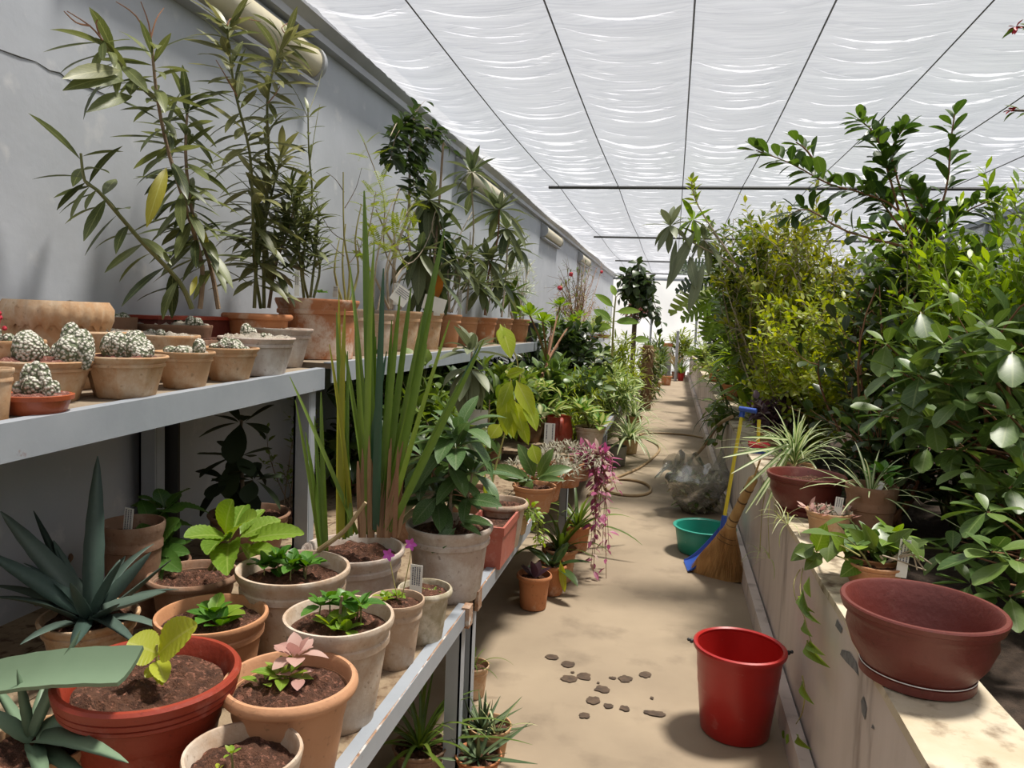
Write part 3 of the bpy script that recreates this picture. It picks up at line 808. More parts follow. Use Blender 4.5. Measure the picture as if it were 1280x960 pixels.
# ------------------------------------------------------------------ benches
def angle_rail(mb, x, y0, y1, z0, z1, h, t=.005, lip=.035):
    """L-section rail along the front edge; z at both ends"""
    Vs = []
    for y, z in ((y0, z0), (y1, z1)):
        Vs += [(x, y, z), (x, y, z-h), (x-t, y, z-h), (x-t, y, z-t), (x-lip, y, z-t), (x-lip, y, z)]
    mb.add(Vs, [(i, (i+1) % 6, 6+(i+1) % 6, 6+i) for i in range(6)]+[(5,4,3,2,1,0), (6,7,8,9,10,11)])
    return mb
def leg(T, x, y, z, w=.045):
    T.part('leg', MB().box((x-w, y-.003, 0), (x, y+.003, z)).box((x-.005, y-.003, 0), (x, y+w, z)), G['steel'], smooth=False)
def bench(label, y0, y1, x=LX, xb=WX+.02, z=LZ, rail=.05, zs=None, legs=(), back=True, deck='deck'):
    T = Thing('plant_bench', ((x+xb)/2, (y0+y1)/2, 0), label, 'bench', 'steel plant benches along the grey wall')
    z0, z1 = zs or (z, z)
    T.part('front_rail', angle_rail(MB(), x, y0, y1, z0+.006, z1+.006, rail), G['steel'], smooth=False)
    T.part('rusty_edge', MB().tube([(x-.003, lerp(y0, y1, i/24), lerp(z0, z1, i/24)+.005+.0012*math.sin(i*7)) for i in range(25)], .003, 4), G['rust'])
    # decking planks running along the bench
    nb = max(2, round((x-xb)/.2)); pw = (x-.006-xb)/nb
    for k in range(nb):
        x1 = x-.006-k*pw; x0_ = x1-pw+.005
        mb = MB(); 
        Vs = [(xx, yy_, zz) for (yy_, zt) in ((y0+.004, z0), (y1-.004, z1)) for (xx, zz) in ((x0_, zt-.022), (x1, zt-.022), (x1, zt), (x0_, zt))]
        mb.add(Vs, [(0,1,2,3)[::-1], (4,5,6,7), (0,1,5,4), (1,2,6,5), (2,3,7,6), (3,0,4,7)])
        T.part('plank', mb, G[deck], smooth=False)
    for y in legs:
        leg(T, x-.008, y, z0-.022)
        if back: leg(T, xb+.05, y, z0-.022)
    return T
BN = bench('low steel bench whose rusty rail end carries the mossy fluted pot', .75, 2.185, legs=(.8, 2.13))
BM = bench('low steel bench section under the large whitewashed pot', 2.245, 4.55, legs=(2.26, 4.48), zs=(LZ, LZ))
BF = bench('low steel bench section beyond the trailing pink spiderwort', 4.9, 9.0, legs=(6.5,), x=-.5, rail=.05)
BG = bench('low steel bench section ending at the fibre-wrapped pillar', 9.2, 13.2, legs=(10.5, 13.1), x=-.52)
for y, dz in ((2.16, 0), (2.27, .012)):
    BN.part('bracket', MB().box((LX-.012, y-.025, LZ-.05+dz), (LX+.012, y+.02, LZ+.012+dz)), G['rust'], smooth=False, label='rusty bracket at the joint')
def shelf(label, y0, y1, z0, z1, posts, x=UX, rail=.078):
    T = Thing('upper_shelf', ((x+WX)/2, (y0+y1)/2, 0), label, 'shelf', 'upper plant shelves on the grey wall')
    T.part('front_rail', angle_rail(MB(), x, y0, y1, z0+.004, z1+.004, rail), G['steel'], smooth=False)
    nb = 3; pw = (x-.006-WX)/nb
    for k in range(nb):
        x1 = x-.006-k*pw; x0_ = x1-pw+.004
        Vs = [(xx, yy_, zz) for (yy_, zt) in ((y0+.004, z0), (y1-.004, z1)) for (xx, zz) in ((x0_, zt-.02), (x1, zt-.02), (x1, zt), (x0_, zt))]
        T.part('plank', MB().add(Vs, [(3,2,1,0), (4,5,6,7), (0,1,5,4), (1,2,6,5), (2,3,7,6), (3,0,4,7)]), G['board'], smooth=False)
    for px_, y in posts:
        T.part('post', MB().box((px_-.06, y, LZ), (px_-.052, y+.06, z0-.02)).box((px_-.06, y, LZ), (px_, y+.007, z0-.02)).box((px_-.04, y+.01, LZ), (px_, y+.05, z0-.02)), G['steel'], smooth=False)
    return T
SN = shelf('grey steel upper shelf carrying the pots of white cacti', .75, 2.60, 1.145, 1.186, ((WX+.10, atX(187, 600, WX+.08).y), (UX-.02, 2.52)))
yb = atX(187, 600, WX+.08).y+.07
SN.part('back_plate', MB().box((WX+.004, yb, LZ), (WX+.135, yb+.012, 1.12)), G['black_metal'], smooth=False, label='dark upright plate behind the post')
SF = shelf('grey steel upper shelf carrying the row of tall clay pots', 2.66, 7.3, 1.203, 1.178, ((UX-.02, 5.1), (UX-.02, 7.2)))
SG = shelf('upper shelf carrying the dry twiggy shrub and small grass pots', 8.6, 14.3, 1.10, 1.10, ((UX-.02, 8.7), (UX-.02, 12.5)), rail=.06)
# ------------------------------------------------------------------ small helpers for plants
def shz(y): return lerp(1.145, 1.186, (y-.75)/1.85) if y < 2.63 else lerp(1.203, 1.178, (y-2.66)/4.64)
def upp(cx, cy, w, X):
    p = atX(cx, cy, X); return pot_place(cx, cy, w, shz(p.y), X=X)
def tl(T, shape, m, p0, p1, Y, dY=0, wpx=None, up=None, name='leaf', i=0, twist=0):
    """one leaf from point to point, standing in a plane across the aisle"""
    a, b = atY(p0[0], p0[1], Y), atY(p1[0], p1[1], Y+dY)
    L = (b-a).length; wid = 1.0
    if wpx: wid = (wpx*depth(a)/FOC)/(L*SHAPES[shape]['w'])
    T.leaf(shape, G[m] if isinstance(m, str) else m, a, b-a, L, up or (CP-a).normalized()+Vector((0,0,.6)), wid, twist, name, i)
def sX(pts, X, dx=0, k=3): return smoothline([atX(x, y, X+dx*i/max(1, len(pts)-1)) for i, (x, y) in enumerate(pts)], k)
def sY(pts, Y, dy=0, k=3): return smoothline([atY(x, y, Y+dy*i/max(1, len(pts)-1)) for i, (x, y) in enumerate(pts)], k)
def tag(label, p, h=.07, w=.022, rz=0, tilt=.1, lines=3, group=None, name='plant_tag', cat='tag', roll=0):
    """white plastic plant tag pushed into the soil, with a few lines of handwriting"""
    p = Vector(p); T = Thing(name, p, label, cat, group)
    M = Matrix.Translation(p) @ Matrix.Rotation(rz, 4, 'Z') @ Matrix.Rotation(roll, 4, 'Y') @ Matrix.Rotation(-tilt, 4, 'X')
    card = T.part('card', MB().box((-w/2, -.0006, -.012), (w/2, .0006, h)).xform(M), G['card'], smooth=False)
    r2 = random.Random(len(label)*7+int(h*1e4))
    for k in range(lines):
        mb = MB(); z = h*(.86-.62*k/max(lines, 1)) if w > h else None
        if w > h*.6:
            x = -w*.4
            while x < w*.38:
                d = r2.uniform(.03, .09)*w; zz = h*(.8-.55*k/lines)
                mb.box((x, -.0012, zz), (x+d, -.0007, zz+h*.05)); x += d+w*.02
        else:
            x = w*(-.28+.56*k/max(lines-1, 1)); z = h*.35
            while z < h*.92:
                d = r2.uniform(.02, .06)*h; mb.box((x-w*.05, -.0012, z), (x+w*.05, -.0007, z+d)); z += d+h*.015
        T.part('handwriting', mb.xform(M), G['ink'], card, smooth=False)
    return T
def cactus(T, c, spots, m='cactus'):
    """clump of woolly finger cactus; spots: (dx, dy, radius, height)"""
    for dx, dy, r, h in spots:
        mb = MB(); p = Vector(c)+Vector((dx, dy, h*.42))
        mb.ball(p, (r, r, h*.58), 16, 12, .045)
        T.part('cactus_stem', mb, G[m])
def clump(T, n, spread, r, seed, z=0, c=None):
    rr = random.Random(seed); s = []
    for i in range(n):
        a = i*2.4+rr.uniform(-.5, .5); q = spread*math.sqrt((i+.2)/n)
        k = rr.uniform(.75, 1.2); s.append((math.cos(a)*q, math.sin(a)*q, r*k, r*k*rr.uniform(1.2, 2.1)*(1.25-.4*i/n)))
    cactus(T, (c or T.top)+Vector((0,0,z)), s)

# ------------------------------------------------------------------ cactus pots on the near upper shelf
CG = 'cactus pots on the upper shelf'
T = potted('cactus_pot', 'small orange plastic pot with a crested cactus and white price sticker', 'potted cactus', upp(45, 492, 82, -1.318), 'plain', 'orange_plastic', .8, 'gravel', .9, group=CG)
T.part('rim_band', MB().lathe([(T.r*.99,T.h*.74),(T.r*1.03,T.h*.75),(T.r*1.04,T.h*.98),(T.r*1.0,T.h)], T.loc, 32, close=False), G['orange_plastic'], T.pot)
cactus(T, T.top, [(0,0,.026,.045),(-.018,.0,.017,.068),(.014,.005,.016,.070),(-.002,.004,.018,.074),(-.034,-.008,.013,.03),(.040,-.01,.012,.044),(.036,.012,.011,.034)])
a = R(-100); q = Vector((math.cos(a), math.sin(a), 0))
fr = Matrix.Rotation(R(-35), 3, 'Z') @ Vector((0,-1,0))
st = MB().box((-.011,-.0015,0),(.011,.0,.02)); st.xform(Matrix.Translation(T.loc+fr*(T.r*.94)+Vector((0,0,T.h*.38))) @ Matrix.Rotation(R(-35), 4, 'Z') @ Matrix.Rotation(.1, 4, 'X'))
T.part('sticker', st, G['card'], T.pot, smooth=False)
T = potted('cactus_pot', 'clay pot with two tall white cactus clumps behind the orange plastic pot', 'potted cactus', upp(52, 449, 122, -1.452), 'band', 'clay_tan', .66, 'gravel', .9, group=CG)
cactus(T, T.top, [(.075,.0,.03,.07),(.055,.03,.026,.10),(.085,.03,.028,.085),(.11,.01,.016,.065),(.03,.02,.02,.05),(-.02,-.02,.036,.078),(-.075,-.01,.017,.038),(-.04,.04,.02,.05)])
T = potted('cactus_pot', 'eight-sided clay pot with a fat cactus clump over red gravel', 'potted cactus', upp(156, 444, 102, -1.343), 'band', 'clay_tan', .68, 'gravel', .92, facets=8, group=CG, n=64)
cactus(T, T.top, [(-.03,-.01,.026,.065),(-.045,.015,.02,.05),(0,-.02,.024,.068),(.03,-.005,.026,.06),(.015,.025,.026,.072),(.05,.01,.022,.05),(-.01,.04,.024,.07),(.06,-.02,.02,.035)])
T = potted('cactus_pot', 'yellowish clay pot of low white cacti beside the eight-sided pot', 'potted cactus', upp(231, 439, 73, -1.335), 'band', 'clay_tan', .66, 'grit', .93, group=CG)
cactus(T, T.top, [(.045,.0,.018,.045),(.03,.02,.015,.03),(-.03,-.02,.02,.022),(0,-.015,.02,.024),(-.01,.02,.02,.022),(.02,-.035,.014,.02)])
T = potted('cactus_pot', 'clay pot with a white cactus clump beside the whitewashed fluted pot', 'potted cactus', upp(287, 434, 72, -1.335), 'band', 'clay_tan', .64, 'gravel', .9, facets=10, group=CG, n=60)
clump(T, 11, .055, .015, 5)
T = potted('cactus_pot', 'crusted whitewashed fluted pot with two tiny cacti', 'potted cactus', upp(321, 421, 94, -1.355), 'band', 'clay_white', .72, 'grit', .95, facets=10, irregular=.05, group=CG, n=60)
cactus(T, T.top, [(-.045,.01,.02,.05),(-.03,.025,.015,.035),(.035,-.02,.012,.022),(.05,-.01,.012,.02),(.02,.01,.01,.018)])
T = potted('cactus_pot', 'tall whitewashed fluted pot standing next to the crusted white one', 'pot', upp(352, 410, 78, -1.43), 'band', 'clay_white', .66, 'grit', .9, facets=10, group=CG, n=60)
T = potted('clay_pot', 'bare clay pot of grey grit beside the small orange plastic pot', 'pot', upp(-12, 460, 52, -1.33), 'band', 'clay_tan', .7, 'grit', .9, group=CG)
cactus(T, T.top, [(.02,-.02,.012,.02)])
T = potted('cactus_bowl', 'low clay bowl with a red-flowering cactus', 'potted cactus', upp(2, 424, 98, -1.56), 'plain', 'clay_tan', .72, 'gravel', .9, group=CG)
cactus(T, T.top, [(.0,-.02,.016,.05),(.03,-.01,.014,.03)])
mb = MB()
for k in range(26): 
    p = T.top+Vector((.0+ru(-.018,.018), -.02+ru(-.018,.018), .03+ru(0,.06))); mb.ball(p, .006, 6, 4)
T.part('flower', mb, G['petal_red'], label='dusty red flower clump')
T = potted('cactus_bowl', 'shallow clay saucer of white cacti before the scalloped bowl', 'potted cactus', upp(30, 388, 60, -1.66), 'plain', 'clay_tan', .8, 'grit', .93, group=CG)
clump(T, 8, .045, .014, 8)
T = potted('clay_bowl', 'wide clay bowl with a scalloped piecrust rim', 'bowl', upp(72, 378, 112, -1.6), 'plain', 'clay_tan', .78, 'grit', .95, group='wide clay bowls on the upper shelf', pot_label='clay bowl body')
mb = MB(); n = 72; Vs = []
for zz, rr in ((.72,1.0),(.80,1.09),(.93,1.10),(1.02,1.02)):
    for k in range(n):
        a = 2*math.pi*k/n; s = 1+.035*math.cos(a*24)*(1 if zz < .95 else .2)
        Vs.append(T.loc+Vector((T.r*rr*s*math.cos(a), T.r*rr*s*math.sin(a), T.h*(zz-(.05*math.cos(a*24) if zz < .75 else 0)))))
mb.add(Vs, [(j*n+k, j*n+(k+1) % n, (j+1)*n+(k+1) % n, (j+1)*n+k) for j in range(3) for k in range(n)])
T.part('scalloped_rim', mb, G['clay_tan'], T.pot, angle=0)
T = potted('clay_bowl', 'wide plain clay bowl of pale grit between cactus pots', 'bowl', upp(98, 412, 146, -1.60), 'plain', 'clay_tan', .7, 'grit', .95, group='wide clay bowls on the upper shelf')
T = potted('clay_bowl', 'yellow clay bowl of grit with tiny cacti behind the yellowish pot', 'bowl', upp(204, 418, 88, -1.50), 'plain', 'clay_tan', .72, 'grit', .95, group='wide clay bowls on the upper shelf')
cactus(T, T.top, [(-.04,.0,.014,.022),(-.02,.015,.014,.022),(.0,-.01,.014,.02),(-.06,.02,.013,.02)])
T = potted('cactus_bowl', 'thin-rimmed clay bowl with two bright cactus mounds before the red tray', 'potted cactus', upp(214, 405, 98, -1.64), 'plain', 'clay_brown', .8, 'grit', .95, group=CG)
clump(T, 9, .04, .018, 3, c=T.top+Vector((-.02,-.01,0))); clump(T, 7, .03, .016, 4, c=T.top+Vector((.075,.0,0)))
T = potted('cactus_bowl', 'small dark clay dish of cacti beside the scalloped bowl', 'potted cactus', upp(147, 396, 46, -1.69), 'plain', 'clay_brown', .8, 'grit', .95, group=CG)
clump(T, 7, .04, .013, 9)
# red plastic tray and trough at the back
p = atX(232, 395, -1.66); z = shz(p.y)
T = Thing('plant_tray', (p.x, p.y, z), 'long dull red plastic tray behind the white cacti', 'tray')
hh = p.z-z-.012
T.part('tray_side', MB().box((-1.725, p.y-.2, z), (-1.62, p.y+.22, z+hh)), G['maroon_plastic'], smooth=False)
T.part('tray_rim', MB().box((-1.735, p.y-.21, z+hh), (-1.61, p.y+.23, z+hh+.012)), G['red_plastic'], smooth=False)

# ------------------------------------------------------------------ oleanders
def oleander(T, stems, X, m1, m2, Lf, dens, ang=(35,75), droop=.45, r0=.008):
    for pts, n, t0, dx, mm in stems:
        s = sX(pts, X, dx)
        stem(T, s, r0, r0*.45, G['stem_brown' if mm == 0 else 'stem_green'])
        leaves_on(T, s, 'lance', G[m1 if mm == 0 else m2], int(n*dens), Lf, t0, 1, ang, droop, .25, grow=.25, wid=1.2)
p = atX(252, 388, -1.50); z = shz(p.y)
T = Thing('oleander', (p.x, p.y, z), 'tall lanky oleander with long drooping leaves against the cracked plaster', 'potted plant', 'oleanders on the upper shelf')
b_ = MB().box((p.x-.07, p.y-.11, z), (p.x+.07, p.y+.11, z+.115))
T.part('pot', b_, G['clay_brown'], smooth=False)
T.part('soil', MB().box((p.x-.06, p.y-.10, z+.114), (p.x+.06, p.y+.10, z+.119)), G['soil'], smooth=False)
oleander(T, [([(250,386),(253,335),(236,270),(212,195),(197,125),(190,60)], 34, .3, .05, 0),
             ([(240,386),(224,352),(180,305),(148,268),(122,238),(106,226),(101,192)], 16, .12, -.10, 1),
             ([(273,386),(262,328),(240,265),(232,190),(235,128)], 44, .2, -.03, 0),
             ([(196,125),(160,92),(138,66),(128,50)], 9, .2, .02, 1)], -1.50, 'oleander', 'oleander', .165, 1.7, (30,65), droop=1.0)
for pts in ([(190,62),(186,30),(176,2)], [(188,50),(195,25),(205,10)], [(128,50),(112,32),(84,14)], [(126,48),(120,30),(123,24)], [(112,32),(95,28),(80,14)], [(190,55),(170,20),(145,2)]):
    stem(T, sX(pts, -1.47), .0028, .0012, G['stem_red'], 'flower_stalk', 5)
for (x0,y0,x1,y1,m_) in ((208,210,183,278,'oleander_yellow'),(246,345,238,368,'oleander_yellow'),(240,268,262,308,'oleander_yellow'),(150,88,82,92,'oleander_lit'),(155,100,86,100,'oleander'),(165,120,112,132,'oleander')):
    a, c = atX(x0,y0,-1.45), atX(x1,y1,-1.43); T.leaf('lance', G[m_], a, c-a, (c-a).length, (CP-a).normalized()+Vector((0,0,.5)), 1.2)
T.flush()
T = potted('oleander', 'bushy sunlit oleander in a bowl of reddish clay', 'potted plant', upp(322, 392, 86, -1.56), 'roll', 'clay_orange', .7, group='oleanders on the upper shelf')
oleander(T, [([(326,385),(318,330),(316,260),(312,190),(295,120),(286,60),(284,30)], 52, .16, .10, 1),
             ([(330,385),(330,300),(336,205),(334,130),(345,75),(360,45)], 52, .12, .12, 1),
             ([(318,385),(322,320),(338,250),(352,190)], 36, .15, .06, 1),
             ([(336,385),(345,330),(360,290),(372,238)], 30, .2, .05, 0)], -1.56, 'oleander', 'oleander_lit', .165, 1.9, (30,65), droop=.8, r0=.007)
for pts in ([(284,32),(292,22),(326,27)], [(360,46),(352,35),(362,28)], [(334,130),(344,118),(350,108)], [(296,120),(282,95),(270,75)]):
    stem(T, sX(pts, -1.45), .0025, .0012, G['stem_red'], 'flower_stalk', 5)
T.flush()

# big terracotta pot, its shrub and the row of tall pots behind it
T = potted('potted_shrub', 'huge lime-streaked terracotta pot with a leafy thin-stemmed shrub', 'potted plant', upp(397, 374, 104, -1.455), 'band', 'clay_streak', .86, group=None, irregular=.02)
for pts, n in (([(385,372),(378,330),(390,250),(386,190),(385,135)], 12), ([(392,372),(400,330),(383,285),(372,235)], 34), ([(380,372),(374,320),(368,270),(362,225)], 36), ([(388,372),(396,300),(398,260)], 16)):
    s = sX(pts, -1.47, .04); stem(T, s, .006, .0025, G['stem_green']); leaves_on(T, s, 'lance', G['oleander'], n*2, .12, .25, .97, (35,70), .35, wid=1.1)
for pts in ([(386,140),(396,112),(403,88)], [(386,150),(372,120),(358,98)], [(388,200),(396,150),(400,130)]): stem(T, sX(pts, -1.44), .002, .001, G['stem_green'], 'twig', 4)
for x in (402, 398): rosette(T, atX(x, 366, -1.42), 'mint', G['mint'], 6, .025, (10,50))
T.flush()
tag('narrow white plant tag in the huge terracotta pot', atX(371, 366, -1.40), .085, .018, R(20), group=None)
tag('short wide white tag leaning in the huge terracotta pot', atX(419, 368, -1.38), .035, .024, R(-10), lines=3)
def twiggy(T, lines, X, m='stem_grey', r=.005):
    for pts in lines: stem(T, sX(pts, X, ru(-.03,.05)), r, r*.35, G[m], 'branch', 5)
T = potted('potted_twigs', 'worn clay pot with a bare twiggy yellow-stemmed shrub', 'potted plant', upp(441, 386, 46, -1.45), 'band', 'clay_pale', .78, group='tall clay pots on the upper shelf')
twiggy(T, [[(436,384),(448,340),(444,300),(452,255)], [(430,384),(418,340),(424,300)], [(434,384),(437,340),(430,295),(429,215)], [(433,384),(428,330),(432,280)]], -1.45, 'stem_yellow', .007)
twiggy(T, [[(430,300),(415,290),(400,265),(395,240)], [(431,260),(445,235),(452,210)], [(430,240),(420,225),(408,215)], [(436,330),(450,310),(456,280)], [(402,270),(392,255),(385,245)], [(430,320),(418,310),(410,300)]], -1.43, 'bark_dark', .0022)
leaves_on(T, sX([(440,325),(452,310)], -1.43), 'ovate', G['hydrangea'], 3, .05)
T.flush()
T = potted('potted_mimosa', 'grey-stained clay pot with a feathery yellow-green mimosa', 'potted plant', upp(470, 392, 46, -1.46), 'band', 'clay_pale', .76, group='tall clay pots on the upper shelf')
for pts in ([(466,388),(470,330),(480,280),(478,240),(455,178)], [(472,388),(486,320),(500,280),(520,250)], [(468,388),(455,330),(462,285),(470,240)]):
    s = sX(pts, -1.46, .06); stem(T, s, .005, .002, G['stem_grey']); leaves_on(T, s, 'mimosa', G['shrub_lime'], 34, .13, .3, 1, (40,80), .15)
T.flush()
T = potted('potted_fig', 'clay pot with a dark climbing fig that reaches the gutter', 'potted plant', upp(503, 389, 48, -1.46), 'band', 'clay_tan', .72, group='tall clay pots on the upper shelf')
tr = sX([(500,386),(492,345),(497,305),(510,270),(512,220),(514,165),(520,140)], -1.50, .04); stem(T, tr, .011, .005, G['stem_grey'], 'trunk')
for pts in ([(497,310),(510,330),(530,310),(545,270)], [(495,340),(480,310),(484,270),(500,235)], [(512,230),(530,210),(545,215)], [(515,170),(535,160),(560,185)], [(516,160),(500,150),(488,170)]):
    s = sX(pts, -1.48, .05); stem(T, s, .005, .002, G['stem_grey'], 'branch')
for pts, n in (([(505,215),(512,180),(520,145)], 40), ([(488,200),(495,170),(510,150)], 34), ([(520,200),(535,175),(545,160)], 34), ([(512,245),(520,225),(530,215)], 22), ([(535,165),(550,165),(566,190)], 9), ([(515,160),(520,140),(532,125)], 8)):
    s = sX(pts, -1.46, ru(0,.1)); stem(T, s, .0025, .001, G['stem_brown'], 'twig', 4); leaves_on(T, s, 'ovate', G['shrub_dark'], int(n*1.6), .095, 0, 1, (50,95), .5)
T.flush()
T = potted('potted_sapling', 'wide clay pot with forked pale bare branches beside the fig', 'potted plant', upp(487, 388, 40, -1.60), 'band', 'clay_pale', .72, group='tall clay pots on the upper shelf')
twiggy(T, [[(486,386),(484,340),(494,310),(490,270),(500,235)], [(488,386),(496,345),(515,325),(530,290),(548,262)], [(490,386),(500,350),(512,340),(530,345)], [(494,310),(480,285),(470,262)], [(486,386),(470,350),(452,320),(446,300)], [(515,325),(510,290),(520,262)]], -1.52, 'stem_grey', .008)
T = potted('potted_loquat', 'clay pot with a staked tree of long dark hanging leaves', 'potted plant', upp(533, 390, 44, -1.47), 'band', 'clay_tan', .72, group='tall clay pots on the upper shelf')
stem(T, sX([(536,388),(545,300),(550,240),(554,178)], -1.44), .008, .007, G['stem_brown'], 'stake')
tr = sX([(530,388),(535,340),(540,290),(536,250)], -1.5); stem(T, tr, .009, .004, G['stem_grey'], 'trunk')
for c in ((536,250),(545,290),(525,315),(556,320),(540,345)): rosette(T, atX(c[0], c[1], -1.48), 'lance', G['loquat' if c[1] != 290 else 'shrub_dark'], 24, .28, (-75, 50), wid=1.5)
T.leaf('ovate', G['rust_leaf'], atX(548,340,-1.4), (0,-.1,-1), .16, (0,-1,.3))
T.flush()
T = potted('potted_sapling', 'pinkish clay pot with pale bare crossing stems', 'potted plant', upp(560, 393, 36, -1.47), 'band', 'clay_warm', .7, group='tall clay pots on the upper shelf')
twiggy(T, [[(556,390),(562,350),(556,320),(572,290)], [(562,390),(560,340),(572,300),(590,265)], [(565,390),(575,350),(570,310)], [(560,390),(566,360),(578,335)], [(558,392),(548,350),(556,310),(548,275)], [(563,390),(580,360),(595,330)], [(556,320),(540,290),(545,262)], [(562,350),(585,315),(588,290)]], -1.45, 'stem_grey', .007)
for c in ((575,335),(590,350),(585,320)): rosette(T, atX(*c, -1.44), 'lance', G['loquat'], 20, .2, (-50, 60), wid=1.5)
T.flush()
T = potted('potted_loquat', 'pale clay pot with the tall leaning loquat under the wall lamp', 'potted plant', upp(583, 396, 32, -1.48), 'band', 'clay_warm', .7, group='tall clay pots on the upper shelf')
s = sX([(583,392),(587,340),(592,290),(590,240),(590,215)], -1.48, .1); stem(T, s, .008, .004, G['stem_grey'], 'trunk')
rosette(T, s[-1], 'lance', G['loquat'], 15, .24, (-50, 75), wid=1.6)
rosette(T, s[-4], 'lance', G['loquat'], 6, .2, (-40, 20), wid=1.5); T.flush()
T = potted('potted_loquat', 'clay pot with a two-whorled loquat of spreading leathery leaves', 'potted plant', upp(606, 397, 32, -1.48), 'band', 'clay_orange', .7, group='tall clay pots on the upper shelf')
s = sX([(606,394),(611,340),(622,300),(624,262)], -1.46, .08); stem(T, s, .009, .006, G['stem_red'], 'trunk'); rosette(T, s[-1], 'lance', G['loquat_grey'], 9, .24, (30, 80), wid=1.5)
rosette(T, s[-1], 'lance', G['loquat'], 17, .33, (-45, 35), wid=1.3)
s = sX([(608,394),(615,355),(610,325)], -1.44); stem(T, s, .007, .004, G['stem_grey'], 'trunk'); rosette(T, s[-1], 'lance', G['loquat'], 26, .27, (-55, 60), wid=1.5)
rosette(T, atX(600,360,-1.42), 'lance', G['loquat'], 24, .25, (-55, 60), wid=1.5); T.flush()
T = potted('potted_loquat', 'brown clay pot with low dense loquat foliage', 'potted plant', upp(627, 398, 30, -1.48), 'band', 'clay_warm', .7, group='tall clay pots on the upper shelf')
s = sX([(627,396),(632,350),(634,310),(633,285)], -1.48); stem(T, s, .01, .006, G['stem_grey'], 'trunk')
for c in ((633,286),(645,310),(625,350),(640,365)): rosette(T, atX(*c, -1.46), 'lance', G['loquat' if c[0] != 640 else 'shrub_mid'], 24, .28, (-60, 50), wid=1.5)
T.flush()
T = potted('white_leaved_plant', 'clay pot with a bushy white-leaved plant at the end of the shelf', 'potted plant', upp(647, 399, 32, -1.45), 'band', 'clay_warm', .72, group='tall clay pots on the upper shelf')
shrub(T, T.top, atX(655, 340, -1.45), (.15,.3,.33), 16, 'lance_small', G['white_leaf'], .07, 6, G['stem_grey'], 4, .16, .005, t_from=.2); T.flush()
T = Thing('plant_pot', atX(663, 410, -1.38), 'black plastic pot standing at the very end of the shelf', 'pot')
mb = pot_mesh(.085, .19, 'plain', .8); pb = Vector((T.loc.x, T.loc.y, shz(T.loc.y))); T.loc = pb; T.o.location = pb
T.part('pot', mb.xform(Matrix.Translation(pb)), G['black_plastic'])
T.part('soil', soil_mesh(.075, .16).xform(Matrix.Translation(pb)), G['soil'])
tag('tilted white card among the tall clay pots', atX(497, 376, -1.36), .075, .085, R(25), lines=4, roll=.6)
tag('cream card folded against the fig pot', atX(541, 386, -1.34), .07, .13, R(8), lines=0, roll=.25)
tag('slim white tag in the mimosa pot', atX(495, 378, -1.42), .1, .03, R(10))
tag('slim white tag in the pale sapling pot', atX(574, 392, -1.42), .16, .025, R(5))
tag('slim white tag in the white-leaved plant pot', atX(636, 395, -1.38), .1, .02, R(0))
tag('small white tag below the tilted card', atX(546, 392, -1.36), .06, .04, R(8), lines=2)
# ------------------------------------------------------------------ pots on the low bench
def low(cx, cy, w, k): return pot_place(cx, cy, w, LZ, k=k)
def sprig(T, p, n, L, shape, m, h=.04, el=(5,60), pairs=2):
    """short upright sprig with a few leaves"""
    p = Vector(p); s = bez(p, p+Vector((ru(-.2,.2)*h, ru(-.2,.2)*h, h)), (0,0,0), 3)
    stem(T, s, .0022, .0015, G['stem_green']); rosette(T, s[-1], shape, G[m], n, L, el, rad=.003)
PG = 'clay pots with young plants on the low bench'
T = potted('potted_seedling', 'large red plastic pot with ribbed rim and a yellow-green seedling', 'potted plant', low(187, 838, 217, .72), 'plastic', 'red_plastic', .62, level=.87, n=56)
c = T.top+Vector((.0,0,0)); Yp = c.y
q = atY(197, 832, Yp); s = bez(Vector((q.x, Yp, T.top.z)), atY(196, 806, Yp), (0,0,0), 3); stem(T, s, .003, .002, G['stem_yellow'])
tl(T, 'quilt', 'seedling', (198,818), (242,780), Yp, -.02, 50, i=1); tl(T, 'quilt', 'seedling', (199,818), (160,802), Yp, -.03, 46, i=1)
tl(T, 'quilt', 'seedling', (196,826), (206,850), Yp, -.05, 24, i=1); tl(T, 'quilt', 'seedling', (195,836), (182,846), Yp, -.03, 16, i=1); tl(T, 'quilt', 'seedling', (196,840), (203,854), Yp, -.04, 14, i=1)
T.flush()
T = potted('potted_succulent', 'smooth terracotta pot with rolled rim and a pink and green cutting', 'potted plant', low(363, 846, 168, .78), 'roll', 'clay_smooth', .66, level=.86, n=56)
p = T.top+Vector((-.02,.01,0))
rosette(T, p+Vector((0,0,.02)), 'ovate', G['mint_bright'], 12, .055, (-5, 60)); rosette(T, p+Vector((-.03,-.02,.015)), 'ovate', G['hydrangea'], 5, .04, (0, 40))
rosette(T, p+Vector((.015,.02,.055)), 'ovate', G['pink_leaf'], 10, .05, (-10, 70), wid=1.4); rosette(T, p+Vector((.035,-.005,.03)), 'ovate', G['pink_leaf'], 4, .035, (-10, 40), wid=1.3)
stem(T, bez(p, p+Vector((.01,.01,.05)), (0,0,0), 3), .004, .003, G['stem_green']); T.flush()
T = potted('potted_seedling', 'plain clay pot with white-crusted thin rim and one tiny shoot', 'potted plant', low(304, 938, 146, .8), 'plain', 'clay_pale', .68, level=.82, group=PG, n=48, irregular=.02)
p = T.top+Vector((-.005,-.02,0)); sprig(T, p, 5, .018, 'ovate', 'mint_bright', .035); sprig(T, p+Vector((-.015,-.015,0)), 5, .014, 'ovate', 'seedling', .012); T.flush()
T = potted('potted_mint', 'clay pot with a low rosette of fresh green mint leaves', 'potted plant', low(265, 766, 136, .76), 'band', 'clay_warm', .7, level=.86, group=PG, n=48)
p = T.top+Vector((.0,0,.01))
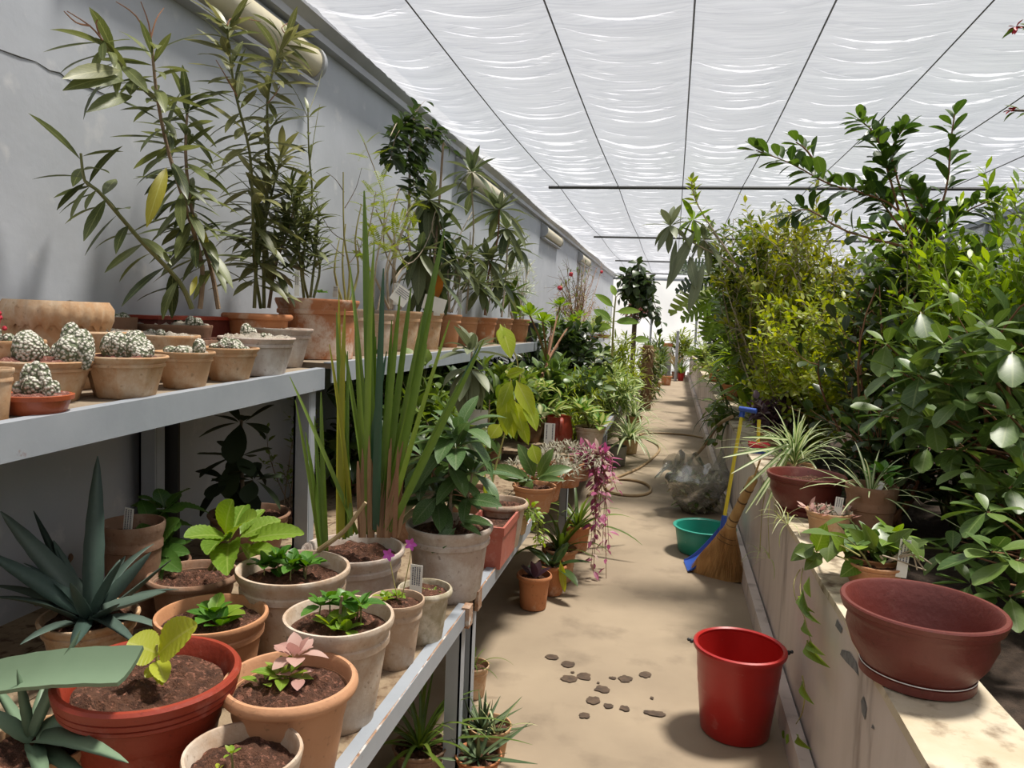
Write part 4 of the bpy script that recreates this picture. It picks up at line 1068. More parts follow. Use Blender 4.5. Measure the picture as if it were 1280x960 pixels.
for i in range(9):
    a = i*2.399; d = Vector((math.cos(a), math.sin(a), .35 if i < 5 else .9)); T.leaf('mint', G['mint_bright' if i % 3 == 0 else 'mint'], p+Vector((.005,0,.012*(i > 4))), d, .082-.004*i)
rosette(T, p+Vector((.035,-.02,0)), 'mint', G['mint'], 6, .055, (10, 60)); T.flush()
T = potted('potted_mint', 'pale stained clay pot with dense dark quilted mint', 'potted plant', low(367, 708, 140, .82), 'band', 'clay_pale', .7, level=.84, group=PG, n=48)
for i in range(9): sprig(T, T.top+Vector((-.01+ru(-.06,.06), ru(-.03,.05), 0)), 7, .055, 'mint', 'mint', ru(.02,.05), (0, 70))
T.flush()
T = potted('potted_mint', 'tall whitewashed clay pot with upright leafy sprigs', 'potted plant', low(424, 768, 138, .98), 'band', 'clay_pale', .66, level=.87, group=PG, n=48, irregular=.015)
for dx, dy, h, m_ in ((-.05,0,.045,'mint'),(-.03,.02,.05,'mint'),(.0,0,.06,'mint'),(.015,-.01,.02,'mint_bright'),(.05,.0,.06,'mint'),(.03,.02,.04,'mint_bright'),(-.01,-.02,.012,'mint_bright'),(.03,-.03,.01,'mint_bright')):
    sprig(T, T.top+Vector((dx,dy,0)), 6, .046, 'mint', m_, h, (-5, 60))
stem(T, bez(T.top, T.top+Vector((.01,-.01,.075)), (0,0,0), 3), .004, .003, G['stem_brown'], 'twig'); T.flush()
T = potted('potted_seedling', 'slim tan clay pot with a low bright shoot beside the fluted pot', 'potted plant', low(496, 748, 70, 1.2), 'band', 'clay_pale', .66, level=.9, group=PG, n=44)
for i in range(4): sprig(T, T.top+Vector((-.015+ru(-.03,.02), ru(-.02,.02), 0)), 6, .025, 'mint', 'mint_bright', .015)
# slender stalks with magenta flowers
for a, b_, c_ in (((497,748),(490,715),(486,693)), ((502,748),(512,700),(514,680))):
    s = sY([a, b_, c_], T.top.y, 0); stem(T, s, .0014, .001, G['stem_yellow'], 'flower_stalk', 5)
    for k in range(5):
        an = k*1.257; d = Vector((math.cos(an), -.3, math.sin(an))); T.leaf('ovate', G['petal_magenta'], s[-1], d, .018, (0,-1,.2), 1.2, name='petal')
T.flush()
T = potted('potted_seedling', 'mossy fluted clay pot with a cushion of tiny green leaves', 'potted plant', low(531, 734, 70, .95), 'roll', 'clay_moss', .66, level=.9, group=PG, facets=14, n=84)
for i in range(16): T.leaf('ovate_small', G['mint_bright'], T.top+Vector((.02+ru(-.022,.022), ru(-.02,.02), 0)), (ru(-1,1), ru(-1,1), .5), .016)
T.flush()
tagp = atY(519, 745, low(531,734,70,.95)[0].y-.02)
tag('handwritten white plant label standing before the fluted pot', tagp, .085, .036, R(-8), .05, 4)
# iris clump
IP = low(442, 684, 128, .72)
T = potted('potted_iris', 'pale clay pot holding a tall clump of sword-shaped iris leaves', 'potted plant', IP, 'band', 'clay_white', .74, level=.85, n=48)
Yi = T.top.y
blades = [  # base, tip, width, tint
 ((468,660),(455,238),16,'iris'), ((476,662),(556,285),15,'iris'), ((470,662),(478,335),13,'iris_dark'), ((474,664),(514,360),13,'iris'), ((480,662),(545,362),12,'iris'),
 ((428,672),(428,385),12,'iris_yellow'), ((422,674),(424,368),9,'iris_yellow'), ((434,672),(420,390),10,'iris'), ((466,664),(440,330),10,'iris'),
 ((486,664),(605,425),11,'iris'), ((490,664),(598,430),8,'iris_dark'), ((462,665),(462,300),12,'iris'), ((470,665),(500,370),12,'iris'), ((446,668),(364,470),8,'iris'),
 ((440,668),(415,430),8,'iris_yellow'), ((404,688),(382,540),9,'iris'), ((399,688),(371,500),7,'iris'), ((408,690),(400,490),9,'iris'), ((404,690),(393,520),8,'iris'), ((478,660),(520,470),12,'iris'), ((482,660),(535,430),10,'iris'),
 ((460,666),(450,450),12,'iris'), ((456,668),(470,420),12,'iris'), ((452,668),(480,440),11,'iris_dark'),
 ((472,664),(490,400),10,'iris'), ((476,664),(528,395),10,'iris'), ((464,664),(430,420),9,'iris'), ((458,666),(444,400),10,'iris'), ((484,664),(560,400),9,'iris'), ((430,674),(436,440),8,'iris'), ((438,670),(428,470),9,'iris'), ((468,664),(466,370),11,'iris'), ((488,664),(575,470),8,'iris')]
for i, (a, b_, w_, m_) in enumerate(blades):
    tl(T, 'strap', m_, a, b_, Yi+ru(-.02,.03), ru(-.06,.08), w_*.78, name='blade', i=i % 3, twist=ru(-.5,.5))
for i in range(26):
    x = ru(450,500); tl(T, 'strap', 'iris_dead', (x,672), (x+ru(2,26)*(1 if x > 470 else -.2), ru(530,610)), Yi+ru(-.03,.0), ru(-.03,.05), 6, name='withered_blade', i=0, twist=ru(-.6,.6))
T.flush()
stk = sY([(398,688),(430,664),(448,640),(457,628)], Yi-.13)
solo('dry_cane', MB().tube(stk, [.0075,.007,.0065,.006,.0055,.006,.005,.005,.005,.0045][:len(stk)], 7), G['cane'], 'dry jointed cane lying across the iris pot', 'cane')
# aucuba in the big whitewashed pot
T = potted('potted_laurel', 'big whitewashed pot with spotted dark-leaved laurel', 'potted plant', low(562, 654, 110, .82), 'band', 'clay_white', .74, level=.88, n=48)
Ya = T.top.y
for pts, tops in (([(560,655),(566,600),(570,560)], (570,560)), ([(548,655),(545,600),(530,570)], (530,570)), ([(570,655),(585,620),(590,592)], (588,596)), ([(556,655),(550,630),(545,618)], (548,628)), ([(565,655),(562,580),(572,540)], (573,548))):
    s = sY(pts, Ya, ru(-.06,.06)); stem(T, s, .005, .003, G['stem_grey']); rosette(T, s[-1], 'oblong', G['aucuba'], 13, .17, (-40, 60)); rosette(T, s[len(s)//2], 'oblong', G['aucuba'], 6, .15, (-30, 25))
for p0, p1, w_ in (((575,650),(612,652),9),((570,660),(538,690),13),((585,625),(625,628),13),((545,622),(515,655),16),((530,580),(508,620),15),((575,655),(600,665),6)):
    tl(T, 'oblong', 'aucuba', p0, p1, Ya-.08, -.06, w_*1.5, i=2)
T.flush()
# rectangular pink-red trough and cream pot beside it
b0_, r0_, h0_ = low(617, 652, 58, .8)
T = Thing('plant_trough', (b0_.x, b0_.y, LZ), 'dusty pink-red rectangular plastic trough beside the whitewashed pot', 'planter')
mb = MB(); hx, hy, h_ = .07, .14, .155
def ringbox(z, x, y): return [(b0_.x+sx*x, b0_.y+sy*y, LZ+z) for sx, sy in ((-1,-1),(1,-1),(1,1),(-1,1))]
Vs = ringbox(0,hx*.8,hy*.88)+ringbox(h_*.8,hx*.93,hy*.95)+ringbox(h_*.8,hx,hy)+ringbox(h_,hx*1.02,hy*1.01)+ringbox(h_,hx*.9,hy*.93)+ringbox(h_*.2,hx*.75,hy*.83)
mb.add(Vs, [(j*4+k, j*4+(k+1) % 4, j*4+4+(k+1) % 4, j*4+4+k) for j in range(5) for k in range(4)]+[(3,2,1,0),(20,21,22,23)])
T.part('trough', mb, G['pink_plastic'], smooth=False)
T.part('soil', MB().box((b0_.x-hx*.88, b0_.y-hy*.92, LZ+h_*.5), (b0_.x+hx*.88, b0_.y+hy*.92, LZ+h_*.82)), G['soil'], smooth=False)
T = potted('potted_rubber_tree', 'cream pot with a thin stem of glowing lime-green rubber leaves', 'potted plant', low(628, 626, 66, .85), 'roll', 'clay_pale', .66, level=.88, n=44)
Yr = T.top.y
s = sY([(612,628),(618,590),(626,560),(634,530),(640,500),(636,460)], Yr, .1); stem(T, s, .005, .002, G['stem_yellow'])
for p0, p1, w_ in (((625,405),(640,447),25),((630,410),(622,425),12),((640,475),(625,510),18),((634,478),(632,545),24),((636,495),(641,548),22),((642,500),(655,540),20),((655,500),(672,538),20),((645,475),(668,520),22),((625,530),(612,548),20),((650,520),(660,556),16),((665,555),(672,580),18),((632,470),(655,462),14),((610,600),(606,620),8),((605,590),(612,640),7)):
    tl(T, 'ovate', 'ficus_lime', p0, p1, Yr-.05, -.03, w_, i=1, twist=ru(-.4,.4))
stem(T, sY([(634,530),(650,470),(630,405)], Yr), .003, .002, G['stem_yellow'], 'branch'); 
stem(T, sY([(612,628),(605,580),(610,540),(612,500)], Yr+.05), .003, .002, G['stem_brown'], 'branch'); T.flush()
T = potted('potted_rhododendron', 'brown clay pot with a drooping whorl of grey-green leathery leaves', 'potted plant', low(586, 610, 60, .8), 'band', 'clay_brown', .7, level=.88)
Yq = T.top.y
s = sY([(582,606),(578,560),(584,500),(588,462),(590,440)], Yq, .05); stem(T, s, .006, .004, G['stem_grey'])
rosette(T, s[-1], 'oblong', G['loquat_grey'], 12, .17, (-10, 70)); rosette(T, s[-4], 'oblong', G['loquat_grey'], 14, .19, (-75, -20)); rosette(T, s[4], 'oblong', G['loquat'], 10, .18, (-50, 20)); T.flush()
tag('blank white card standing behind the spotted laurel', atY(597, 528, Yr+.3), .055, .085, R(5), lines=0, cat='card', name='plant_card')
# shaded back row under the upper shelf
T = potted('potted_hydrangea', 'dark glazed pot with broad sunlit hydrangea leaves', 'potted plant', low(242, 716, 112, .62), 'roll', 'clay_brown', .7, level=.84)
Yh = T.top.y
for pts in ([(262,712),(275,690),(288,672)], [(268,712),(300,690),(318,680)]):
    stem(T, sY(pts, Yh, -.05), .006, .004, G['stem_green'])
for p0, p1, w_, dy in (((282,668),(288,625),44,-.02),((286,672),(232,668),38,-.12),((290,672),(316,642),36,-.1),((286,676),(258,686),30,-.2),((288,678),(282,712),36,-.2),((300,672),(350,648),28,.05),((310,675),(378,664),28,-.02),((300,668),(330,634),20,.1),((292,664),(305,628),30,.12),((310,685),(345,690),20,.0),((300,680),(320,705),20,.05)):
    tl(T, 'quilt', 'hydrangea', p0, p1, Yh-.08, dy, w_, i=1, up=Vector((0,-.7,1)))
T.flush()
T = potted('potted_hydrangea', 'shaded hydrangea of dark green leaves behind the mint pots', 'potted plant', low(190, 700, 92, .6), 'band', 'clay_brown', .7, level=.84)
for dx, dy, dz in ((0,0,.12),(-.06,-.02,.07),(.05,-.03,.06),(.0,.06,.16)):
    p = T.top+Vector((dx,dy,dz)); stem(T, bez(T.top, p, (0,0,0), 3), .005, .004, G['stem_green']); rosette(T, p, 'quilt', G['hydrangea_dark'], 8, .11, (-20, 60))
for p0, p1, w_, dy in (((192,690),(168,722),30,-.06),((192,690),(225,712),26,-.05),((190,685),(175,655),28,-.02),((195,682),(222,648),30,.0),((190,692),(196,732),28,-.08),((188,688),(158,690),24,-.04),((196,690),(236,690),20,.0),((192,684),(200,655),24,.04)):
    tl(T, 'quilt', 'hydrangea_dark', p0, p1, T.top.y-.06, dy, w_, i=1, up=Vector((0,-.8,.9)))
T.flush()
def agave(T, c, leaves, m, wid=1.0):
    for az, el, L, w_ in leaves:
        d = Vector((math.cos(R(az))*math.cos(R(el)), math.sin(R(az))*math.cos(R(el)), math.sin(R(el))))
        T.leaf('agave', G[m], Vector(c)+Vector((d.x,d.y,0))*.015, d, L, (0,0,1) if el < 75 else (-d.x,-d.y,.2), wid*w_, ru(-.1,.1))
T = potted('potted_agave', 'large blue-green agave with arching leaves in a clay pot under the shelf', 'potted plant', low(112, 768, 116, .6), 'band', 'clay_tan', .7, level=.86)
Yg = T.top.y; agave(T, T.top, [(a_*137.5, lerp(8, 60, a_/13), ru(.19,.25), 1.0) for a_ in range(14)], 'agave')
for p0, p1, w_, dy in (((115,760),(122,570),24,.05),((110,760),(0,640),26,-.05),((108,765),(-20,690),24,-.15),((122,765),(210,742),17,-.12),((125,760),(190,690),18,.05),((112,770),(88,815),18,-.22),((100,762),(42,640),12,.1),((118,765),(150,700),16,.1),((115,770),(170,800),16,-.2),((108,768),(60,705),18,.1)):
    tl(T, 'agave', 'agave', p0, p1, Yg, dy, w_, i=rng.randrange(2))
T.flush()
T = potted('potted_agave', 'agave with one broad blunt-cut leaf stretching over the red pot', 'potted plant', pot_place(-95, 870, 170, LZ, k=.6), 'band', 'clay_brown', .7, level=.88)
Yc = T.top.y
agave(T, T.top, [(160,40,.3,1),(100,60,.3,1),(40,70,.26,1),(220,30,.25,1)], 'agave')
# the cut leaf: broad band with a square end
a_, e_ = atY(-60, 862, Yc), atY(163, 836, Yc-.06); mb = MB(); n = 12; Vs = []
ax = (e_-a_); L_ = ax.length; ax.normalize(); sd = Vector((0,0,1)).cross(ax).normalized()
for i in range(n+1):
    t = i/n; hw = .036-.004*t+(.0012 if i % 2 else 0); c_ = a_+ax*L_*t+Vector((0,0,.012*math.sin(t*3.1)))
    for s_, l_ in ((-1,.02),(-.5,.004),(0,0),(.5,.004),(1,.02)): Vs.append(c_+sd*hw*s_*.8+Vector((0,0,l_*.4+.62*hw*s_)))
F_ = [(5*i+k, 5*i+k+1, 5*i+k+6, 5*i+k+5) for i in range(n) for k in range(4)]
k_ = len(Vs); Vs += [v-Vector((0,-.002,.007)) for v in Vs]; F2 = [tuple(k_+j for j in reversed(f)) for f in F_]
bd = [(5*i, 5*i+5) for i in range(n)]+[(5*i+9, 5*i+4) for i in range(n)]+[(5*n+k, 5*n+k+1) for k in range(4)]+[(k+1, k) for k in range(4)]
T.part('cut_leaf', mb.add(Vs, F_+F2+[(a, b_, b_+k_, a+k_) for a, b_ in bd]), G['agave_lit'], label='broad grey-green leaf cut off square'); T.flush()
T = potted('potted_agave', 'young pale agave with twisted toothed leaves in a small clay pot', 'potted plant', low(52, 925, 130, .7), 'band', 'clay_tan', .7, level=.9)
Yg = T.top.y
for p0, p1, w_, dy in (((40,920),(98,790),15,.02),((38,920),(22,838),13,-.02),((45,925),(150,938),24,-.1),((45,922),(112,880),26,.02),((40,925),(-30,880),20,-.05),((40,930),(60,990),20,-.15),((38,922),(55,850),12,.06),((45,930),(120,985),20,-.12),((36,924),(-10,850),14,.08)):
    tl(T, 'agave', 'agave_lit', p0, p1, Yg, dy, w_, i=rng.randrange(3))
T.flush()
T = potted('potted_aloe', 'small shaded aloe with narrow leaves behind the big agave', 'potted plant', low(40, 700, 90, .55), 'band', 'clay_brown', .7, level=.86)
rosette(T, T.top, 'aloe', G['agave'], 14, .2, (15, 75)); T.flush()
T = potted('clay_pot', 'shaded brown clay pot with a pale tag beside the shelf post', 'pot', pot_place(166, 652, 76, LZ, X=-1.42), 'band', 'clay_brown', .72, level=.86)
tag('dim white tag in the brown pot by the shelf post', T.top+Vector((.02,-.05,0)), .09, .035, R(-15))
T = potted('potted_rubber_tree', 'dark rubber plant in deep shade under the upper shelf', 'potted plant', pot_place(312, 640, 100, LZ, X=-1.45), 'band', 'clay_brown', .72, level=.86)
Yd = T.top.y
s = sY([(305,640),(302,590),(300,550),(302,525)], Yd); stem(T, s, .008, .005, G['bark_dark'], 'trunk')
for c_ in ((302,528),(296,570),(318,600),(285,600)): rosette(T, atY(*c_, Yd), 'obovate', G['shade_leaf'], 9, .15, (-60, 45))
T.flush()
T = potted('potted_vine', 'thin straggling shaded plant at the shelf wall near the iris', 'potted plant', pot_place(372, 640, 60, LZ, X=-1.5), 'band', 'clay_brown', .72, level=.86)
shrub(T, T.top, atX(366, 545, -1.5), (.12,.16,.2), 7, 'ovate_small', G['shrub_mid'], .035, 6, G['bark_dark'], 3, .1, .003); T.flush()
T = potted('clay_pot', 'small bare brown clay pot tucked behind the iris', 'pot', low(505, 640, 44, .8), 'band', 'clay_brown', .72, level=.86)
for pts, lab in (([(60,690),(78,640),(96,600),(103,560)], 'a'), ([(100,700),(98,640),(105,590),(130,560)], 'b')): pass

# ------------------------------------------------------------------ middle stretch of the low bench
def lowX(cx, cy, w, X, k=.8): return pot_place(cx, cy, w, LZ, X=X)
T = potted('potted_pothos', 'leafy pothos with heart-shaped leaves behind the laurel', 'potted plant', low(528, 560, 56, .8), 'band', 'clay_brown', .7)
shrub(T, T.top, T.top+Vector((0,0,.25)), (.26,.3,.28), 14, 'heart', G['shrub_mid'], .10, 4, G['stem_green'], 3, .14, .004); T.flush()
T = potted('potted_laurel', 'tangled deep green laurel behind the rubber leaves', 'potted plant', low(560, 540, 50, .9), 'band', 'clay_brown', .7)
shrub(T, T.top, T.top+Vector((.0,0,.22)), (.3,.35,.26), 14, 'oblong', G['shrub_dark'], .14, 5, G['stem_green'], 3, .15, .004); T.flush()
T = potted('ground_cover', 'shallow terracotta pot overflowing with wiry grey heather', 'potted plant', low(676, 590, 62, .55), 'band', 'clay_orange', .75, group='heather pots')
T.max = 300
for i in range(420):
    a = ru(0,6.3); q = math.sqrt(ru(0,1))*T.r*1.6; p = T.top+Vector((math.cos(a)*q, math.sin(a)*q*1.3, .10*(1-(q/(T.r*1.7))**2)))
    T.leaf('lance_small', G['heather'], p, (ru(-1,1), ru(-1,1), ru(0,1)), .045)
T.flush()
T = potted('ground_cover', 'terracotta pot of wiry heather beside the trailing pink plant', 'potted plant', low(706, 577, 50, .6), 'band', 'clay_orange', .75, group='heather pots')
for i in range(420):
    a = ru(0,6.3); q = math.sqrt(ru(0,1))*T.r*1.9; p = T.top+Vector((math.cos(a)*q, math.sin(a)*q*1.3, .11*(1-(q/(T.r*2))**2)))
    T.leaf('lance_small', G['heather'], p, (ru(-1,1), ru(-1,1), ru(0,1)), .045)
T.flush()
stem_p = smoothline([atY(654,585,3.9), atY(662,560,3.9), atY(656,540,3.9)])
T = potted('potted_hoya', 'clay pot with long glossy arching leaves over the bench rail', 'potted plant', low(668, 606, 56, .6), 'band', 'clay_warm', .7)
for p0, p1, w_ in (((668,598),(716,582),12),((668,598),(650,555),14),((670,600),(705,598),6),((665,600),(620,590),14),((668,600),(640,612),12),((672,598),(690,560),10),((666,600),(655,620),8),((660,600),(610,580),12)):
    tl(T, 'oblong', 'glossy', p0, p1, T.top.y, ru(-.15,.05), w_*1.4, i=2)
T.flush()
T = potted('trailing_creeper', 'tan clay pot spilling light green creeper onto the bench', 'potted plant', low(642, 640, 44, .6), 'band', 'clay_tan', .7)
for i in range(9):
    p = T.top+Vector((.03,-.02,.02)); s = smoothline([p, p+Vector((.05+ru(0,.04), ru(-.08,.06), .02)), p+Vector((.07+ru(0,.05), ru(-.1,.08), -.09-ru(0,.06)))])
    stem(T, s, .002, .001, G['stem_green']); leaves_on(T, s, 'ovate', G['mint_bright'], 10, .035, .1, 1, (50,80), .2)
T.flush()
# clay jug
b1, r1, h1 = low(699, 520, 36, 1.15)
T = Thing('clay_jug', b1, 'red-brown clay jug with a handle strap among variegated leaves', 'jug')
T.part('body', MB().lathe([(r1*.72,0),(r1*.85,h1*.06),(r1*.98,h1*.35),(r1*1.0,h1*.55),(r1*.9,h1*.8),(r1*.84,h1*.92),(r1*.9,h1),(r1*.8,h1*.99),(r1*.75,h1*.85)], b1, 28), G['red_plastic'])
T.part('handle', MB().tube(smoothline([b1+Vector((r1*.3,-r1*.85,h1*.95)), b1+Vector((r1*.35,-r1*1.25,h1*.85)), b1+Vector((r1*.3,-r1*1.15,h1*.5))]), r1*.16, 6), G['red_plastic'])
T = potted('variegated_plant', 'pale pot with a cream and green dumb cane by the clay jug', 'potted plant', low(738, 533, 40, .7), 'band', 'clay_pale', .7)
for i in range(5):
    p = T.top+Vector((ru(-.12,.08), ru(-.1,.1), ru(.04,.16))); stem(T, bez(T.top, p, (0,0,0), 3), .006, .004, G['stem_green']); rosette(T, p, 'ovate', G['variegated'], 10, .15, (0, 70))
T.flush()
T = potted('variegated_plant', 'second cream-flecked dumb cane with broad upright leaves', 'potted plant', low(712, 515, 36, .8), 'band', 'clay_pale', .7)
for i in range(4):
    p = T.top+Vector((ru(-.12,.12), ru(-.1,.1), ru(.05,.22))); stem(T, bez(T.top, p, (0,0,0), 3), .006, .004, G['stem_green']); rosette(T, p, 'ovate', G['variegated'], 8, .16, (5, 75))
T.flush()
T = potted('potted_pothos', 'pot of marbled pale pothos hanging toward the clay jug', 'potted plant', low(662, 520, 40, .8), 'band', 'clay_brown', .7)
shrub(T, T.top, T.top+Vector((0,0,.2)), (.3,.4,.24), 14, 'heart', G['variegated'], .11, 4, G['stem_green'], 3, .16, .004); T.flush()
tag('white tag standing in the wiry heather', atY(686, 560, 4.2), .14, .06, R(5), lines=2)
tag('white label below the clay jug', at(700, 556, LZ+.013), .05, .08, R(5), lines=2)
# trailing pink spiderwort over the rail end
T = potted('trailing_spiderwort', 'clay pot with magenta spiderwort trailing over the bench end', 'potted plant', low(722, 575, 40, .6), 'band', 'clay_orange', .7)
for i in range(16):
    p = T.top+Vector((ru(-.03,.05), ru(-.1,.05), .02)); ln = ru(.1,.85) if i < 10 else ru(.05,.25)
    e = p+Vector((.10+ru(0,.10), ru(-.2,.06), -ln))
    s = smoothline([p, p+Vector((.09+ru(0,.06), ru(-.1,.05), .06)), lerp(p+Vector((.13,0,0)), e, .5), e]); stem(T, s, .0025, .0015, G['stem_red'])
    leaves_on(T, s, 'ovate', G['pink_trail' if i % 3 else 'pale_trail'], int(8+ln*22), .07, .05, 1, (50,85), .25, wid=.8)
rosette(T, T.top+Vector((.08,-.05,.04)), 'paddle', G['pink_trail'], 18, .16, (-10, 60)); rosette(T, T.top+Vector((.12,.12,-.06)), 'paddle', G['pink_trail'], 12, .13, (-30, 50)); T.flush()

# ------------------------------------------------------------------ floor things
def flo(cx, cy, w, k): return pot_place(cx, cy, w, 0.003, k=k)
b1, r1, h1 = flo(925, 805, 114, .98)
T = Thing('bucket', b1, 'red plastic bucket with scuffed sides and metal handle lugs', 'bucket')
rb = r1*.74
T.part('body', MB().lathe([(rb*.96,0),(rb,.006),(lerp(rb,r1,.45)*.99,h1*.52),(lerp(rb,r1,.45),h1*.53),(lerp(rb,r1,.62)*.975,h1*.70),(lerp(rb,r1,.62)*.985,h1*.71),(r1*.9,h1*.84),(r1*.91,h1*.85),(r1*.925,h1*.95),(r1*.90,h1*.96),(r1*.88,h1*.8),(rb*.96,.02)], b1, 48), G['bucket_red'])
T.part('rim', MB().lathe([(r1*.90,h1*.965),(r1*.93,h1*.945),(r1*.99,h1*.945),(r1,h1*.965),(r1*.99,h1*.99),(r1*.94,h1),(r1*.90,h1*.985),(r1*.90,h1*.965)], b1, 48, close=False), G['bucket_red'])
for s_ in (-1, 1):
    c_ = b1+Vector((s_*r1*1.03, .01, h1*.955)); T.part('handle_lug', MB().ball(c_, .008, 8, 6).ball(c_+Vector((s_*.01,0,.004)), .006, 8, 6), G['black_metal'], label='dark metal lug')
b1, r1, h1 = flo(881, 657, 78, .42)
T = Thing('basin', b1, 'teal green plastic basin with a flat rim', 'basin')
rb = r1*.8
T.part('body', MB().lathe([(rb*.96,0),(rb,.006),(r1*.93,h1*.94),(r1*.92,h1*.98),(r1*.89,h1*.96),(rb*.97,.02)], b1, 44), G['teal'])
T.part('rim', MB().lathe([(r1*.91,h1*.95),(r1*.97,h1*.93),(r1,h1*.95),(r1,h1*.98),(r1*.96,h1),(r1*.91,h1*.985)], b1, 44, close=False), G['teal'])
# dustpan with long yellow handle
g1 = atX(928, 515, RX-.075); c0 = at(899, 711, .006)
T = Thing('dustpan', (c0.x, c0.y, 0), 'blue dustpan on a long yellow pole leaning on the planter wall', 'dustpan')
hb = atY(904, 655, c0.y+.02)
T.part('pole', MB().tube([hb, g1], .0105, 10), G['yellow_plastic'], label='yellow pole')
ax = (g1-hb).normalized()
T.part('grip', MB().tube([g1-ax*.03, g1+ax*.015], .016, 10).tube([g1+ax*.02+Vector((-.02,-.01,0)), g1+ax*.02+Vector((.07,-.05,-.005))], .015, 12), G['blue_plastic'], label='blue T-shaped grip')
# pan: a scoop, its back raised against the pole and its lip on the floor
mb = MB(); Vs = []
dirp = Vector((-.97,-.1,0)).normalized(); sd = Vector((dirp.y,-dirp.x,0))
for j in range(9):
    t = j/8; pc = c0+dirp*(.19*t)+Vector((0,0,.17*(1-t)**1.5)); hw = lerp(.075, .1, t)
    wall = .06*(1-t*.85)
    for q_, z_ in ((-1,wall),(-.97,.004),(-.4,0),(.4,0),(.97,.004),(1,wall)): Vs.append(pc+sd*hw*q_+Vector((0,0,z_)))
F_ = [(6*j+k, 6*j+k+1, 6*j+k+7, 6*j+k+6) for j in range(8) for k in range(5)]; k_ = len(Vs)
Vs += [v+Vector((0,0,-.004)) if i % 6 not in (0,5) else v+sd*(.004 if i % 6 == 5 else -.004) for i, v in enumerate(Vs)]
F_ += [tuple(k_+q for q in reversed(f)) for f in list(F_)]+[(6*j, 6*j+6, k_+6*j+6, k_+6*j) for j in range(8)]+[(6*j+11, 6*j+5, k_+6*j+5, k_+6*j+11) for j in range(8)]+[(48+k+1, 48+k, k_+48+k, k_+49+k) for k in range(5)]+[(k, k+1, k_+k+1, k_+k) for k in range(5)]
T.part('pan', mb.add(Vs, F_), G['blue_plastic'])
T.part('socket', MB().tube([c0+Vector((0,0,.15)), hb, hb+ax*.05], [.018,.017,.015], 10), G['blue_plastic'])
# broom
bb = at(897, 719, .01); nk = atX(914, 655, .365); tp_ = atX(943, 596, RX-.045)
T = Thing('broom', (bb.x, bb.y, 0), 'short straw broom leaning on the planter wall', 'broom')
axb = (tp_-nk).normalized(); L1 = (nk-bb).length
mb = MB(); n = 28; Vs = []; sdv = Vector((.9,-.45,0)).normalized(); dv = (bb-nk).normalized()
sd2 = (sdv-dv*sdv.dot(dv)).normalized(); th = dv.cross(sd2)
for j in range(9):
    t = j/8; hw = lerp(.026, .155, t**1.15); hd = lerp(.026, .045, t)
    c_ = nk.lerp(bb, t)
    for k in range(n):
        a = 2*math.pi*k/n; jj = (1+.03*math.sin(k*5.1+j)) if j else 1
        drop = dv*(-.05*math.cos(a)*(t**3)) if j == 8 else Vector()
        Vs.append(c_+sd2*hw*math.cos(a)*jj+th*hd*math.sin(a)*jj+drop)
F_ = [(j*n+k, j*n+(k+1) % n, (j+1)*n+(k+1) % n, (j+1)*n+k) for j in range(8) for k in range(n)]+[tuple(range(8*n, 9*n))]
fan = T.part('bristle_head', mb.add(Vs, F_), G['straw'])
mb = MB()
for i in range(520):
    a = ru(0,6.28); q = math.sqrt(ru(.5,1)); hw, hd = .155, .045; t0 = ru(.15,.7)
    e = bb+sd2*hw*math.cos(a)*q*1.03+th*hd*math.sin(a)*q*1.05-dv*(.05*math.cos(a)*.9)+dv*ru(-.03,.012); hw0 = lerp(.026,.155,t0**1.15)*1.02; hd0 = lerp(.026,.045,t0)*1.05
    s_ = nk.lerp(bb, t0)+sd2*hw0*math.cos(a)+th*hd0*math.sin(a)
    if e.z < .006: e.z = .006
    mb.tube([s_, e], [.0022, .0015], 3, False)
T.part('straws', mb, G['straw'], fan, kind='stuff')
hnd = [nk-axb*.02, nk+axb*.06, nk.lerp(tp_, .55), tp_-axb*.02, tp_]
hd_ = T.part('handle', MB().tube(hnd, [.029,.027,.024,.025,.014], 12), G['straw_light'])
for t in (.0,.12,.5,.75): 
    c_ = nk.lerp(tp_, t); T.part('binding', MB().tube([c_-axb*.004, c_+axb*.004], .0285 if t < .4 else .0268, 12), G['binding'], hd_)
for t in (.22,.3): 
    c_ = nk.lerp(bb, t); hw, hd = lerp(.026,.155,t**1.15)*1.03, lerp(.026,.045,t)*1.1
    T.part('stitching', MB().tube([c_+sd2*hw*math.cos(a)+th*hd*math.sin(a) for a in [2*math.pi*k/24 for k in range(25)]], .002, 4), G['binding'], fan)
T.part('tip_straws', MB().tube([tp_, tp_+axb*.10+Vector((0,.0,.03))], [.006,.002], 5).tube([tp_, tp_+axb*.12+Vector((-.01,.01,.02))], [.005,.001], 5), G['straw_light'])
# clear plastic bag of clippings
bc = at(869, 640, 0)
T = Thing('rubbish_bag', bc, 'crumpled clear plastic bag stuffed with leaf clippings', 'bag')
def bagpt(a, v, s=1.0):
    r_ = (.215+.03*math.sin(a*2+.5))*(math.sin(min(1, v*1.15+.18)*math.pi*.52)**.7 if v < .6 else lerp(1, .72, (v-.6)/.4))
    z_ = .40*v+(.06*math.sin(a*3+1)+.05*math.sin(a*5))*max(0, v-.7)*3
    q = mnoise.noise(Vector((math.cos(a)*2.3, math.sin(a)*2.3, v*4)))*.045+mnoise.noise(Vector((math.cos(a)*6, math.sin(a)*6, v*9)))*.010
    return bc+Vector((math.cos(a)*(r_*s+q*s), math.sin(a)*(r_*s+q*s), max(.004, z_*s+q*.3+.006)))
mb = MB(); n, m_ = 44, 20
Vs = [bagpt(2*math.pi*k/n, j/m_) for j in range(m_+1) for k in range(n)]
